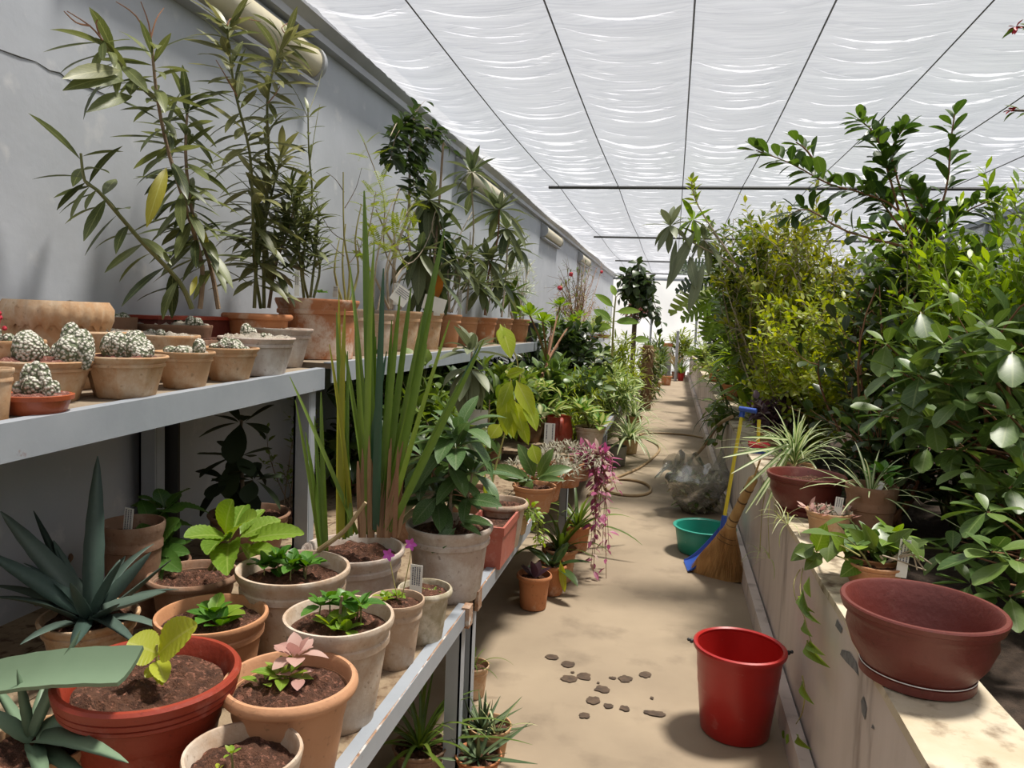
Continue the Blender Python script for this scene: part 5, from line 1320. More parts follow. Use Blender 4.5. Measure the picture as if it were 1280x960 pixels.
T.part('film', mb.add(Vs+[bc+Vector((0,0,.004))], [(j*n+k, j*n+(k+1) % n, (j+1)*n+(k+1) % n, (j+1)*n+k) for j in range(m_) for k in range(n)]+[((k+1) % n, k, (m_+1)*n) for k in range(n)]), G['bag_film'], angle=60)
T.part('flap', MB().add([bagpt(3.2+i*.09, 1.0)+Vector((-.02*j-.05*(j/4)**2, -.03*j, .035*j-.012*j*j+.02*math.sin(i*1.3+j))) for j in range(5) for i in range(9)], [(j*9+i, j*9+i+1, j*9+i+10, j*9+i+9) for j in range(4) for i in range(8)]), G['bag_film'], angle=25)
for i in range(700):
    a, v = ru(0,6.28), ru(.02,.75); q = math.sqrt(ru(.2,.86)); p = bagpt(a, v, .9); p = Vector((lerp(bc.x,p.x,q), lerp(bc.y,p.y,q), p.z))
    T.leaf('ovate_small', G['litter' if ru(0,1) > .35 else 'shrub_mid' if ru(0,1) > .5 else 'dry_grass'], p, (ru(-1,1), ru(-1,1), ru(-.6,.8)), ru(.05,.09), name='clipping')
T.flush()
solo('bent_cane', MB().tube(smoothline([at(868, 583, .12)+Vector((0,0,.1)), atX(882,555,.36), atX(897,532,.41), atX(915,521,.455)]), [.016,.017,.017,.016,.016,.015,.015,.015,.014,.014], 8), G['hose'], 'thick tan bent cane leaning from the bag onto the wall', 'cane')
# garden hose
hp = [at(x, y, .013) for x, y in ((886,548),(878,547),(862,544),(840,542),(815,541),(800,543),(808,548),(822,556),(824,563),(815,573),(800,584),(785,591),(770,597),(758,602),(757,610),(765,616),(782,619),(800,619),(812,615),(812,608),(800,602),(780,599),(768,600),(752,606),(735,620))]
solo('garden_hose', MB().tube(smoothline(hp, 4), .0125, 7), G['hose'], 'thin tan garden hose looped over the concrete aisle', 'hose')
# pots on the floor under the bench
T = potted('potted_cutting', 'terracotta pot with rolled rim and dry leaves under the bench rail', 'potted plant', flo(668, 717, 45, .95), 'roll', 'clay_orange', .72, group='floor pots under the bench')
for i in range(5): T.leaf('ovate', G['purple_leaf'], T.top, (ru(-1,1), ru(-1,1), .8), .1)
T.flush()
T = potted('potted_cutting', 'terracotta floor pot with one yellowing strap leaf hanging out', 'potted plant', flo(690, 704, 40, .95), 'roll', 'clay_orange', .72, group='floor pots under the bench')
rosette(T, T.top, 'oblong', G['shrub_dark'], 9, .22, (0, 60)); tl(T, 'oblong', 'ficus_lime', (700,700), (706,741), T.top.y-.06, 0, 9, i=0); T.flush()
T = potted('potted_cutting', 'terracotta floor pot with dark arching leaves beneath the pink trailers', 'potted plant', flo(700, 684, 46, .9), 'roll', 'clay_warm', .72, group='floor pots under the bench')
rosette(T, T.top, 'grass', G['shrub_mid'], 22, .38, (15, 75), wid=1.4); T.flush()
T = potted('potted_aloe', 'terracotta floor pot with drooping strap leaves beside the hose', 'potted plant', flo(722, 655, 36, .9), 'roll', 'clay_orange', .72, group='floor pots under the bench')
rosette(T, T.top, 'grass', G['shrub_mid'], 20, .42, (10, 70), wid=1.5); T.flush()
T = potted('potted_aloe', 'small clay pot of spiky aloe against the bench leg', 'potted plant', flo(612, 905, 56, .75), 'band', 'clay_tan', .72, group='aloe pots by the bench leg')
rosette(T, T.top+Vector((-.02,.0,0)), 'aloe', G['aloe'], 22, .15, (10, 80)); rosette(T, T.top+Vector((.03,-.03,0)), 'grass', G['spider_pale'], 7, .14, (30, 70)); T.flush()
T = potted('potted_aloe', 'low clay pot whose aloe leaves sprawl on the floor', 'potted plant', flo(598, 942, 60, .5), 'band', 'clay_orange', .72, group='aloe pots by the bench leg')
rosette(T, T.top, 'aloe', G['aloe'], 16, .19, (-5, 55)); T.flush()
T = potted('clay_pot', 'mossy clay pot with a few grass blades under the bench joint', 'potted plant', flo(592, 830, 40, 1.0), 'band', 'clay_tan', .72, group='aloe pots by the bench leg')
rosette(T, T.top, 'grass', G['shrub_mid'], 10, .16, (20, 60)); T.flush()
tag('small grey tag lying by the sprawling aloe', atY(594, 922, 2.55), .06, .03, R(20))
T = potted('potted_grass', 'dim pot of grassy leaves in the dark below the low bench', 'potted plant', pot_place(525, 930, 70, .003, k=.5), 'band', 'clay_brown', .72)
rosette(T, T.top, 'grass', G['shrub_mid'], 34, .34, (5, 70)); T.flush()

# leafy plants crowding the back of the benches, in the shade of the upper shelf
for (cx, cy, w_, X_, lab, shp, m_, L_, rad) in (
    (455, 590, 50, -1.45, 'shaded leafy plant behind the iris clump', 'oblong', 'shrub_dark', .15, (.2,.3,.3)),
    (520, 540, 40, -1.5, 'shaded bush of oval leaves under the row of tall clay pots', 'ovate', 'shrub_mid', .11, (.22,.45,.3)),
    (575, 510, 34, -1.5, 'dim green bush under the loquat pots', 'ovate', 'shrub_dark', .13, (.22,.55,.3)),
    (618, 500, 30, -1.45, 'dark fine bush under the end of the shelf', 'lance', 'shrub_dark', .14, (.25,.7,.32)),
    (540, 580, 44, -1.15, 'mixed leafy plant squeezed behind the spotted laurel', 'ovate', 'shrub_mid', .10, (.22,.3,.24)),
    (612, 560, 36, -1.05, 'bushy green plant behind the lime rubber leaves', 'oblong', 'shrub_mid', .14, (.25,.4,.26)),
    (655, 540, 30, -1.1, 'rounded leafy plant between the rubber leaves and the aeonium', 'heart', 'shrub_mid', .11, (.25,.5,.26)),
    (668, 520, 30, -1.35, 'dark bush behind the aeonium stems', 'lance', 'shrub_dark', .16, (.25,.6,.36)),
    (700, 510, 26, -.9, 'low bright bush of small leaves before the variegated plants', 'ovate_small', 'shrub_lime', .06, (.22,.5,.18))):
    T = potted('potted_bush', lab, 'potted plant', pot_place(cx, cy, w_, LZ, X=X_), 'band', 'clay_brown', .72)
    c_ = T.top+Vector((0,0,rad[2]*.85))
    shrub(T, T.top, c_, rad, 6 if m_ == 'shade_leaf' else 16, shp, G[m_], L_, 6, G['bark_dark'], 4, .16, .005)
    T.leaves = [l for l in T.leaves if l[1].translation.z < 1.12]; T.flush()
# ------------------------------------------------------------------ far stretch of the benches
def tuft(T, base, p, shape, m, n, L, el=(-35, 55), r=.005, bark='stem_green', bow=.06, wid=1.0):
    """a stem from base to p crowned by a whorl of leaves"""
    base, p = Vector(base), Vector(p)
    s = bez(base, p, Vector((ru(-bow,bow), ru(-bow,bow), bow))*(p-base).length, 6)
    stem(T, s, r, r*.5, G[bark]); rosette(T, p, shape, G[m], n, L, el, wid=wid)
T = potted('tree_houseleek', 'aeonium tree with lime rosettes on forked brown stems', 'potted plant', pot_place(676, 500, 40, LZ, X=-.95), 'band', 'clay_brown', .72)
fk = atX(684, 452, -.95)
stem(T, smoothline([T.top, atX(672,488,-.95), fk]), .018, .014, G['stem_red'], 'trunk')
for c_ in ((662,394),(678,402),(700,382),(716,402),(690,408),(706,418),(725,395)):
    p = atX(*c_, -.95+ru(-.08,.08)); stem(T, bez(fk, p, (0,0,.02), 5), .010, .006, G['stem_red'], 'branch'); rosette(T, p, 'spoon', G['hydrangea'], 20, .10, (-10, 80))
T.flush()
T = Thing('laurel_bush', Vector((-1.05, 6.9, LZ)), 'dense dark laurel bush on the bench behind the aeonium', 'bush')
shrub(T, T.loc, Vector((-1.0, 7.0, 1.02)), (.38,.7,.36), 26, 'ovate', G['shrub_dark'], .13, 6, G['bark_dark'], 6, .22, .008); T.flush()
T = Thing('coffee_bush', Vector((-.85, 6.0, LZ)), 'mid-green glossy bush with oval leaves in front of the dark laurel', 'bush')
shrub(T, T.loc, Vector((-.8, 6.1, .90)), (.3,.55,.3), 18, 'ovate', G['glossy'], .12, 6, G['bark_dark'], 5, .2, .007); T.flush()
T = Thing('fine_leaved_bush', Vector((-.72, 5.7, LZ)), 'fine-leaved pale green bush near the bench rail', 'bush')
shrub(T, T.loc, Vector((-.66, 5.8, .73)), (.2,.55,.2), 24, 'lance_small', G['shrub_lime'], .06, 8, G['stem_green'], 6, .16, .004); T.flush()
T = Thing('variegated_bush', Vector((-.68, 7.6, LZ)), 'white-edged variegated bush spilling over the rail before the spider plants', 'bush')
shrub(T, T.loc, Vector((-.6, 7.7, .72)), (.26,.9,.24), 24, 'lance', G['variegated'], .15, 7, G['stem_green'], 5, .2, .005, wid=1.3); T.flush()
T = Thing('weedy_bush', Vector((-.62, 9.3, LZ)), 'loose light green bush beside the fibre-wrapped pillar', 'bush')
shrub(T, T.loc, Vector((-.62, 9.6, .85)), (.26,1.1,.36), 24, 'lance', G['shrub_lime'], .14, 7, G['stem_green'], 6, .25, .005); T.flush()
T = potted('paddle_plant', 'tall plant with big paddle leaves on a yellow stem', 'potted plant', pot_place(768, 500, 22, LZ, X=-.62), 'band', 'clay_tan', .72)
Yk = T.top.y
s = sY([(764,502),(765,450),(767,400),(770,370)], Yk); stem(T, s, .018, .008, G['stem_yellow'])
for p0, p1, w_ in (((767,402),(798,402),9),((766,404),(742,385),10),((768,390),(800,388),8),((767,410),(742,408),9),((768,385),(745,367),8),((790,425),(812,424),8),((765,440),(740,440),9),((770,372),(764,355),6)):
    tl(T, 'paddle', 'hydrangea', p0, p1, Yk, ru(-.2,.1), w_*1.3, i=1)
T.flush()
T = Thing('rubber_sapling', atX(738, 530, -.62), 'thin sapling with three yellow-green hanging leaves over the bench', 'plant')
T.loc.z = LZ; T.o.location = T.loc; Yk = T.loc.y
stem(T, sY([(738,533),(736,500),(742,480)], Yk), .004, .003, G['stem_brown'])
for p0, p1, w_ in (((740,482),(738,508),12),((744,482),(748,500),7),((752,470),(768,480),10),((735,475),(745,462),9),((742,480),(760,470),10)): tl(T, 'ovate', 'ficus_lime', p0, p1, Yk-.1, 0, w_, i=1)
T.flush()
# twiggy flowering shrub on the far shelf
T = potted('twiggy_shrub', 'dry twiggy shrub with a few red flowers before the grey wall', 'potted plant', pot_place(716, 428, 26, 1.10, X=-1.42), 'band', 'clay_brown', .72)
for i in range(60):
    p = T.top+Vector((ru(-.05,.05), ru(-.1,.1), 0)); e = atX(ru(684,752), ru(318,392), -1.42+ru(-.12,.25))
    pts = bez(p, e, Vector((ru(0,.1), ru(-.25,.25), ru(0,.2))), 6); mb = MB().tube(pts, [.006,.0055,.005,.0045,.004,.003,.002], 4)
    for k in range(5):
        a, tg = along(pts, ru(.4,.95)); mb.tube([a, a+(perp(tg, ru(0,6.3))+tg)*ru(.06,.16)], [.0025,.0012], 3, False)
    T.part('branch', mb, G['stem_red' if i % 2 else 'stem_brown'])
    leaves_on(T, pts, 'lance_small', G['dry_grass' if i % 2 else 'shrub_mid'], 4, .09, .4, 1)
for c_ in ((714,343),(752,340),(700,360)):
    p = atX(*c_, -1.35); T.part('flower', MB().ball(p, .03, 8, 6, .2), G['petal_red'])
T.flush()
for (cx, cy, w_, lab) in ((695,422,20,'small clay pot with arching grass on the shelf before the twiggy shrub'), (740,420,22,'clay pot of pale grass beside the twiggy shrub')):
    T = potted('potted_grass', lab, 'potted plant', pot_place(cx, cy, w_, 1.10, X=-1.36), 'band', 'clay_warm', .72)
    rosette(T, T.top, 'grass', G['variegated' if cx > 700 else 'shrub_mid'], 44, .6, (20, 85), wid=.8); T.flush()
T = potted('potted_succulent', 'pot of mixed small succulents on the shelf edge behind the paddle leaves', 'potted plant', pot_place(752, 424, 24, 1.10, X=-1.30), 'band', 'clay_orange', .72)
shrub(T, T.top, T.top+Vector((0,0,.25)), (.22,.5,.25), 14, 'lance', G['shrub_lime'], .12, 6, G['stem_green'], 3, .15, .004); T.flush()
# ivy on a pole, fibre pillar
ib = Vector((-.62, 12.2, 0))
T = Thing('climbing_ivy', ib, 'dark climbing ivy with dangling shoots before the white end wall', 'climber')
stem(T, [ib, ib+Vector((0,0,1.2)), ib+Vector((.02,0,2.4))], .03, .02, G['bark_dark'], 'trunk')
for i in range(34):
    p = ib+Vector((ru(-.05,.05), ru(-.1,.1), ru(1.2,2.3))); e = atY(ru(774,822), ru(340,385), 12+ru(-.4,.4)); 
    if i < 8: e = atY(ru(800,830), ru(365,415), 12+ru(-.3,.3))
    s = bez(p, e, (0,0,.15), 5); stem(T, s, .006, .003, G['bark_dark'], 'branch'); leaves_on(T, s, 'heart', G['shrub_dark'], 12, .2, .2, 1, (50,90), .4, wid=1.0)
T.flush()
p = at(806, 512, 0)
T = Thing('fibre_pillar', p, 'brown coconut-fibre pillar at the end of the benches', 'pillar')
mb = MB().lathe([(.09+.012*math.sin(i*2.3), 1.05*i/16) for i in range(17)], p, 20, lambda a, j: 1+.12*mnoise.noise(Vector((math.cos(a)*3, math.sin(a)*3, j*.9))))
T.part('core', mb, G['fibre'])
for i in range(260): 
    a, z = ru(0,6.3), ru(.1,1.05); T.leaf('lance_small', G['dry_grass'], p+Vector((math.cos(a)*.09, math.sin(a)*.09, z)), (math.cos(a), math.sin(a), ru(-.8,.4)), .12, name='fibre_tuft')
T.flush()
T = Thing('pink_bromeliad', p+Vector((-.25, .6, 0)), 'mound of dull pink blossoms above the fibre pillar', 'plant')
stem(T, [T.loc, T.loc+Vector((0,0,1.5))], .03, .02, G['bark_dark'], 'trunk')
shrub(T, T.loc+Vector((0,0,1.4)), T.loc+Vector((0,0,1.75)), (.2,.3,.3), 16, 'ovate_small', G['dull_pink'], .09, 7, G['bark_dark'], 4, .15, .006); T.flush()
T = Thing('palm_bush', p+Vector((.05, 1.8, 0)), 'upright dark bush on the floor past the fibre pillar', 'bush')
shrub(T, T.loc, T.loc+Vector((-.06,0,.6)), (.2,.5,.5), 18, 'lance', G['shrub_mid'], .2, 8, G['bark_dark'], 5, .25, .008); T.flush()
# floor plants beyond the bench
T = potted('spider_plant', 'grey square-looking plastic pot with a cream-striped spider plant on the floor', 'potted plant', flo(771, 557, 26, .95), 'plain', 'grey_plastic', .85)
rosette(T, T.top+Vector((.12,0,.1)), 'grass', G['spider'], 46, .5, (-10, 75), wid=1.5); T.flush()
T = potted('spider_plant', 'cream-striped spider plant in a low pot beside the grey plastic pot', 'potted plant', flo(786, 548, 26, .7), 'band', 'clay_tan', .8)
rosette(T, T.top, 'grass', G['spider'], 46, .5, (0, 80), wid=1.5); T.flush()
T = potted('spider_plant', 'striped spider plant on the floor under the fine-leaved bench rail', 'potted plant', flo(793, 520, 20, .8), 'band', 'clay_tan', .8)
rosette(T, T.top, 'grass', G['spider'], 40, .55, (0, 80), wid=1.5); T.flush()
T = potted('potted_palm', 'terracotta floor pot with a tall thin feathery bamboo', 'potted plant', flo(833, 470, 15, .75), 'roll', 'clay_orange', .74, group='terracotta pots at the end of the aisle')
for i in range(7):
    e = atY(ru(812,830), ru(405,440), T.top.y+ru(-.3,.3)); s = bez(T.top, e, (0,0,.1), 6); stem(T, s, .01, .004, G['stem_green']); leaves_on(T, s, 'lance', G['shrub_mid'], 16, .28, .3, 1)
T.flush()
T = potted('potted_palm', 'terracotta floor pot with dark upright foliage next to the bamboo', 'potted plant', flo(820, 478, 14, .8), 'roll', 'clay_orange', .74, group='terracotta pots at the end of the aisle')
shrub(T, T.top, T.top+Vector((-.1,0,.5)), (.2,.3,.5), 10, 'lance', G['shrub_dark'], .2, 7, G['bark_dark'], 4, .2, .006); T.flush()
T = potted('potted_palm', 'bright red little pot before the end wall', 'potted plant', (Vector((.25, 19.6, .003)), .085, .19), 'plain', 'bucket_red', .8, group=None)
rosette(T, T.top, 'lance', G['shrub_mid'], 14, .5, (20, 80)); T.flush()
T = potted('potted_palm', 'terracotta pot with a bushy lime shrub before the end wall', 'potted plant', (Vector((.27, 20.9, .003)), .13, .26), 'band', 'clay_orange', .8)
shrub(T, T.top, T.top+Vector((.0,0,.8)), (.28,.3,.5), 16, 'lance', G['shrub_lime'], .22, 7, G['stem_green'], 4, .25, .008); T.flush()
T = potted('potted_palm', 'terracotta pot with thin grey reeds beside the grey cabinet', 'potted plant', (Vector((.12, 20.3, .003)), .11, .18), 'band', 'clay_brown', .8)
rosette(T, T.top, 'grass', G['dry_grass'], 24, 1.1, (40, 85)); T.flush()
c_ = Vector((-.16, 20.6, 0))
T = Thing('cabinet', c_, 'pale grey metal cabinet with an orange top edge', 'cabinet')
T.part('body', MB().box((c_.x-.22, c_.y, .02), (c_.x+.16, c_.y+.35, .82)), G['white_plastic'], smooth=False)
T.part('top', MB().box((c_.x-.23, c_.y-.01, .82), (c_.x+.17, c_.y+.36, .90)), G['clay_orange'], smooth=False)
T.part('door', MB().box((c_.x-.20, c_.y-.012, .06), (c_.x+.14, c_.y, .78)), G['trim_metal'], smooth=False)
T.part('notice', MB().box((c_.x+.0, c_.y-.016, .66), (c_.x+.12, c_.y-.012, .80)), G['card'], smooth=False)
c_ = at(844, 476, 0)
solo('pole', MB().tube([c_, c_+Vector((0,0,1.25))], .035, 8), G['trim_metal'], 'upright grey pole standing beside the pale cabinet', 'pole')

# ------------------------------------------------------------------ ledge of the planter wall
def led(cx, cy, w, k): return pot_place(cx, cy, w, RZ+.001, k=k)
BW = led(1153, 754, 190, .50)
T = potted('plant_bowl', 'big empty maroon plastic bowl with a chalky waterline on the stained ledge', 'bowl', BW, 'bowl', 'maroon_plastic', .66, n=64, hollow=True)
T.part('waterline', MB().lathe([(T.r*.66*1.045, T.h*.137),(T.r*.66*1.065, T.h*.145),(T.r*.66*1.055, T.h*.155)], T.loc, 64, close=False), G['card'], T.pot)
B2 = led(1008, 592, 95, .52)
T = potted('plant_bowl', 'maroon plastic bowl with dry soil in front of the spider plant', 'bowl', B2, 'bowl', 'maroon_plastic', .62, n=56, level=.78)
T = potted('spider_plant', 'big cream-striped spider plant with babies hanging down the wall', 'potted plant', (Vector((RX2-.10, B2[0].y+.50, RZ+.001)), .09, .12), 'band', 'clay_tan', .72)
rosette(T, T.top+Vector((-.02,-.08,.03)), 'grass', G['spider'], 70, .36, (10, 85), wid=.95)
for p0, p1 in (((985,560),(925,615)), ((985,565),(932,640)), ((990,560),(945,630)), ((975,560),(905,570)), ((985,550),(930,545)), ((985,570),(955,640)), ((985,555),(915,590))):
    tl(T, 'strap', 'spider', p0, p1, T.top.y-.2, -.2, 4.5, i=2)
for c_ in ((962,698),(978,648),(950,690),(985,655)):
    p = atX(c_[0], c_[1], RX-.035); q = Vector((RX2-.13, B2[0].y+.3, RZ+.16))
    stem(T, smoothline([q, Vector((RX-.03, lerp(q.y, p.y, .5), RZ+.02)), p]), .002, .0015, G['stem_yellow'], 'runner', 5)
    rosette(T, p, 'grass', G['spider_pale'], 9, .13, (-30, 60))
T.flush()
T = potted('broken_pot', 'cracked clay pot of dry grey succulents with a white tag', 'potted plant', led(1036, 638, 56, .62), 'band', 'clay_tan', .74, irregular=.08, level=.88)
for i in range(120): T.leaf('lance_small', G['heather'], T.top+Vector((ru(-1,1)*T.r*.7, ru(-1,1)*T.r*.7, 0)), (ru(-1,1), ru(-1,1), .6), .04)
for i in range(30): T.leaf('ovate_small', G['pink_leaf'], T.top+Vector((ru(-1,1)*T.r*.9, ru(-1,1)*T.r*.9, 0)), (ru(-1,1), ru(-1,1), .5), .05)
T.flush(); tag('white tag in the cracked succulent pot', T.top+Vector((.02,-.05,.02)), .055, .03, R(15), roll=.15)
T = potted('spider_plant', 'dark clay pot with a small striped spider plant at the bed edge', 'potted plant', pot_place(1090, 606, 62, SOILZ+.01, Y=BW[0].y+1.25), 'band', 'clay_brown', .72)
rosette(T, T.top, 'grass', G['spider'], 30, .3, (5, 75), wid=1.1); rosette(T, T.top+Vector((.05,.05,.1)), 'ovate', G['mint'], 12, .08, (-20, 60)); T.flush()
tag('long blank white tag leaning out of the dark clay pot', T.top+Vector((-.02,-.06,-.02)), .11, .02, R(10), lines=0, roll=.45)
T = potted('potted_pothos', 'terracotta pot with pothos vines trailing down the wall face', 'potted plant', led(1094, 702, 72, .45), 'band', 'clay_warm', .72, level=.9)
Yv = T.top.y
for i in range(13):
    p = T.top+Vector((ru(-.06,.07), ru(-.05,.06), 0)); e = p+Vector((ru(-.12,.1), ru(-.09,.08), ru(.04,.14)))
    s = bez(p, e, (0,0,.02), 4); stem(T, s, .003, .002, G['stem_green']); T.leaf('heart', G['glossy' if i % 2 else 'shrub_mid'], e, (ru(-1,1), ru(-1,.3), ru(-.4,.3)), ru(.08,.12)); T.leaf('heart', G['hydrangea'], s[2], (ru(-1,1), -.6, .1), ru(.06,.09))
for p0, p1, w_ in (((1110,690),(1160,675),18),((1105,690),(1140,660),16),((1090,690),(1062,660),18),((1080,700),(1050,720),20),((1095,690),(1080,655),16),((1060,690),(1040,665),20),((1020,690),(1032,655),20),((1025,695),(995,690),16),((1020,680),(988,700),18),((1030,690),(1005,712),16)):
    tl(T, 'heart', 'shrub_mid' if w_ < 20 else 'hydrangea', p0, p1, Yv-.03, -.03, w_*1.2, i=1)
vx = RX-.03
for pts, lv in (([(1075,695),(1040,680),(1010,700),(993,725),(995,750),(1005,770),(1010,790),(1015,805)], [((1004,735),(1012,775),16),((1006,775),(1012,795),12),((1010,800),(1022,830),15),((1012,800),(1026,818),12),((1000,745),(1005,762),8)]),
                ([(1060,700),(1030,690),(1010,690),(1000,735),(1008,760)], [((1012,720),(1010,745),14),((1010,760),(1018,778),8)]),
                ([(1003,845),(1006,865),(1003,890),(995,905)], [((1004,850),(1010,878),12),((990,915),(982,930),9),((998,918),(1006,935),10),((985,915),(976,922),10)])):
    s = smoothline([atX(x, y, vx if y > 720 else vx+.06) for x, y in pts]); stem(T, s, .0025, .0015, G['stem_yellow'], 'vine', 5)
    for p0, p1, w_ in lv:
        a_, e_ = atX(*p0, vx-.01), atX(*p1, vx-.03); L_ = (e_-a_).length
        T.leaf('heart', G['hydrangea'], a_, e_-a_, L_, (-1,-.6,.3), (w_*depth(a_)/FOC)/(L_*.72))
for i in range(5):
    p = T.top+Vector((.02,-.04,.02)); stem(T, smoothline([p, p+Vector((ru(-.03,.06), ru(-.05,0), ru(.03,.06))), p+Vector((ru(.02,.12), ru(-.06,0), ru(-.01,.03)))]), .003, .002, G['stem_grey'], 'dry_stem', 5)
T.flush()
tag('grey printed tag standing behind the big empty maroon bowl', T.top+Vector((.055,-.07,.0)), .10, .03, R(0), lines=3, roll=.08)
T = potted('clay_pot', 'clay saucer pot with leafy cuttings beside the pothos', 'potted plant', (Vector((RX2-.08, BW[0].y+.66, RZ+.001)), .085, .09), 'band', 'clay_warm', .74)
rosette(T, T.top+Vector((0,0,.04)), 'oblong', G['glossy'], 16, .14, (-20, 60)); rosette(T, T.top+Vector((.06,.02,.07)), 'ovate', G['hydrangea'], 8, .09, (-10, 50)); T.flush()
T = potted('purple_plant', 'clay pot of dark purple-leaved plant on the ledge', 'potted plant', (Vector((RX2-.06, 5.2, RZ+.001)), .09, .12), 'band', 'clay_tan', .74)
shrub(T, T.top, T.top+Vector((0,0,.12)), (.16,.2,.12), 14, 'ovate', G['purple_leaf'], .08, 6, G['bark_dark'], 3, .1, .004); T.flush()
p = Vector((RX+.06, 4.9, RZ+.001))
T = Thing('hand_brush', p, 'red and blue brush with a yellow handle stub lying on the ledge', 'brush')
T.part('bristles', MB().box((p.x-.05, p.y-.05, p.z), (p.x+.06, p.y+.05, p.z+.035)), G['blue_plastic'], smooth=False)
T.part('block', MB().box((p.x-.055, p.y-.055, p.z+.035), (p.x+.065, p.y+.055, p.z+.06)), G['petal_red'], smooth=False)
T.part('handle', MB().tube([p+Vector((0,0,.06)), p+Vector((.0,.03,.2))], .011, 8), G['yellow_plastic'])
p = Vector((RX+.08, 3.62, RZ+.001))
solo('brick', MB().box((p.x-.06, p.y-.05, p.z), (p.x+.05, p.y+.05, p.z+.055)), G['clay_orange'], 'broken red brick on the ledge above the broom', 'brick', smooth=False)
for (y, lab, m_, sh, L_) in ((8.3, 'clay pot of strap leaves on the ledge', 'shrub_mid', 'grass', .5), (11.0, 'terracotta pot on the ledge by the monstera', 'shrub_lime', 'grass', .4), (14.0, 'terracotta ledge pot of ferny leaves close to the end wall', 'shrub_mid', 'fern', .5)):
    T = potted('potted_lily', lab, 'potted plant', (Vector((RX+.12, y, RZ+.001)), .11, .17), 'roll', 'clay_orange', .74)
    rosette(T, T.top, sh, G[m_], 30, L_, (0, 75), wid=1.6); T.flush()

# ------------------------------------------------------------------ planted bed
def bush(name, label, base, c, rad, nb, shape, m, L, nl, twigs, tl_, bark='bark_dark', r0=.012, **k):
    T = Thing(name, (base[0], base[1], SOILZ-.02), label, 'bush')
    shrub(T, T.loc, c, rad, nb, shape, G[m], L, nl, G[bark], twigs, tl_, r0, **k)
    return T
def inroom(p): return p.z < CZ-.10 and p.x < 3.2
# glossy large-leaved bush by the empty bowl
T = bush('glossy_bush', 'glossy large-leaved bush arching behind the empty maroon bowl', (1.55, 3.6), Vector((1.45, 3.6, 1.15)), (.45,.7,.55), 20, 'obovate', 'glossy', .15, 6, 5, .28, 'stem_red', keep=inroom)
for c_, Y_ in (((1180,430),3.1),((1150,470),3.1),((1215,440),3.0),((1205,500),2.9),((1245,478),2.9),((1165,525),3.0),((1240,545),2.8),((1125,465),3.3),((1222,585),2.8),((1262,610),2.7),((1195,560),3.0),((1150,390),3.4),((1108,430),3.5),((1262,520),2.7),((1185,480),3.0),((1140,500),3.3),((1105,520),3.6),((1265,440),2.8),((1160,560),3.3),((1240,410),3.0)):
    tuft(T, T.loc+Vector((ru(-.1,.1), ru(-.2,.2), ru(.2,.5))), atY(c_[0], c_[1], Y_), 'obovate', 'glossy', 9, .15, (-50, 45), .006, 'stem_red')
T.flush()
T = bush('glossy_bush', 'low shaded large-leaved bush at the soil beside the empty bowl', (1.35, 2.75), Vector((1.32, 2.8, .75)), (.28,.4,.3), 12, 'obovate', 'glossy', .13, 5, 4, .22, 'stem_red', keep=inroom)
for c_, Y_ in (((1240,690),2.35),((1215,730),2.4),((1262,745),2.3),((1190,690),2.6),((1270,700),2.3),((1235,640),2.5)):
    tuft(T, T.loc+Vector((0,0,.1)), atY(c_[0], c_[1], Y_), 'obovate', 'glossy', 8, .13, (-40, 40), .005, 'stem_red')
T.flush()
T = bush('young_shoot', 'lone pale shoot growing at the bed edge past the empty bowl', (1.02, 1.95), Vector((1.0, 1.95, .62)), (.08,.1,.1), 4, 'ovate', 'shrub_mid', .09, 4, 2, .08, 'stem_green', .004, zmin=None); T.flush()
# willow-like bright shrub
T = bush('willow_shrub', 'tall bright green shrub with fine upright willow-like leaves', (1.85, 3.7), Vector((1.85, 3.9, 1.88)), (.55,.8,.58), 46, 'lance_small', 'willow', .085, 10, 7, .3, 'stem_green', r0=.008, ang=(30,55), droop=-.1, wid=1.5, keep=inroom, up=.6); T.flush()
T = bush('willow_shrub', 'lime-leaved shrub leaning from behind the glossy bush', (1.5, 4.3), Vector((1.45, 4.2, 1.72)), (.42,.5,.42), 30, 'lance_small', 'willow', .085, 9, 7, .28, 'stem_green', r0=.008, ang=(30,55), droop=-.1, wid=1.5, keep=inroom, up=.6); T.flush()
# dark-leaved tall tree: traced branches against the cloth
T = Thing('guava_tree', Vector((1.45, 4.8, SOILZ-.02)), 'tall tree with dark round-tipped leaves silhouetted on the shade cloth', 'tree')
Yt = 4.5; top = atY(1150, 335, Yt)
stem(T, smoothline([T.loc, lerp(T.loc, top, .5)+Vector((.08,0,0)), top]), .022, .012, G['stem_red'], 'trunk')
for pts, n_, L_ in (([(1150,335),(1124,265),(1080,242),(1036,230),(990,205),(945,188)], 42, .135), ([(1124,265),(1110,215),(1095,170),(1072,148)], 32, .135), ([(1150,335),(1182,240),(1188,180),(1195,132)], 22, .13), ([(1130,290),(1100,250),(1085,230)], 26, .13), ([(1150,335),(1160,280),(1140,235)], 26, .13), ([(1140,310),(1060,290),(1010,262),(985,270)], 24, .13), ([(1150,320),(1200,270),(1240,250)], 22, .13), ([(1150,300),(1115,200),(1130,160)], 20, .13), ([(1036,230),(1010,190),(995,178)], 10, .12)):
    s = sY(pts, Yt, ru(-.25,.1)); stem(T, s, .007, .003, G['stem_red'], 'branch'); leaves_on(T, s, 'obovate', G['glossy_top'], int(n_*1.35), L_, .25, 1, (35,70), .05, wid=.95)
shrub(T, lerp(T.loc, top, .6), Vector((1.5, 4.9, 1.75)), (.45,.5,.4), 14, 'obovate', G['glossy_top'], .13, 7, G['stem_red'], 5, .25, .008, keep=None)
T.leaves = [l for l in T.leaves if inroom(l[1].translation)]; T.flush()
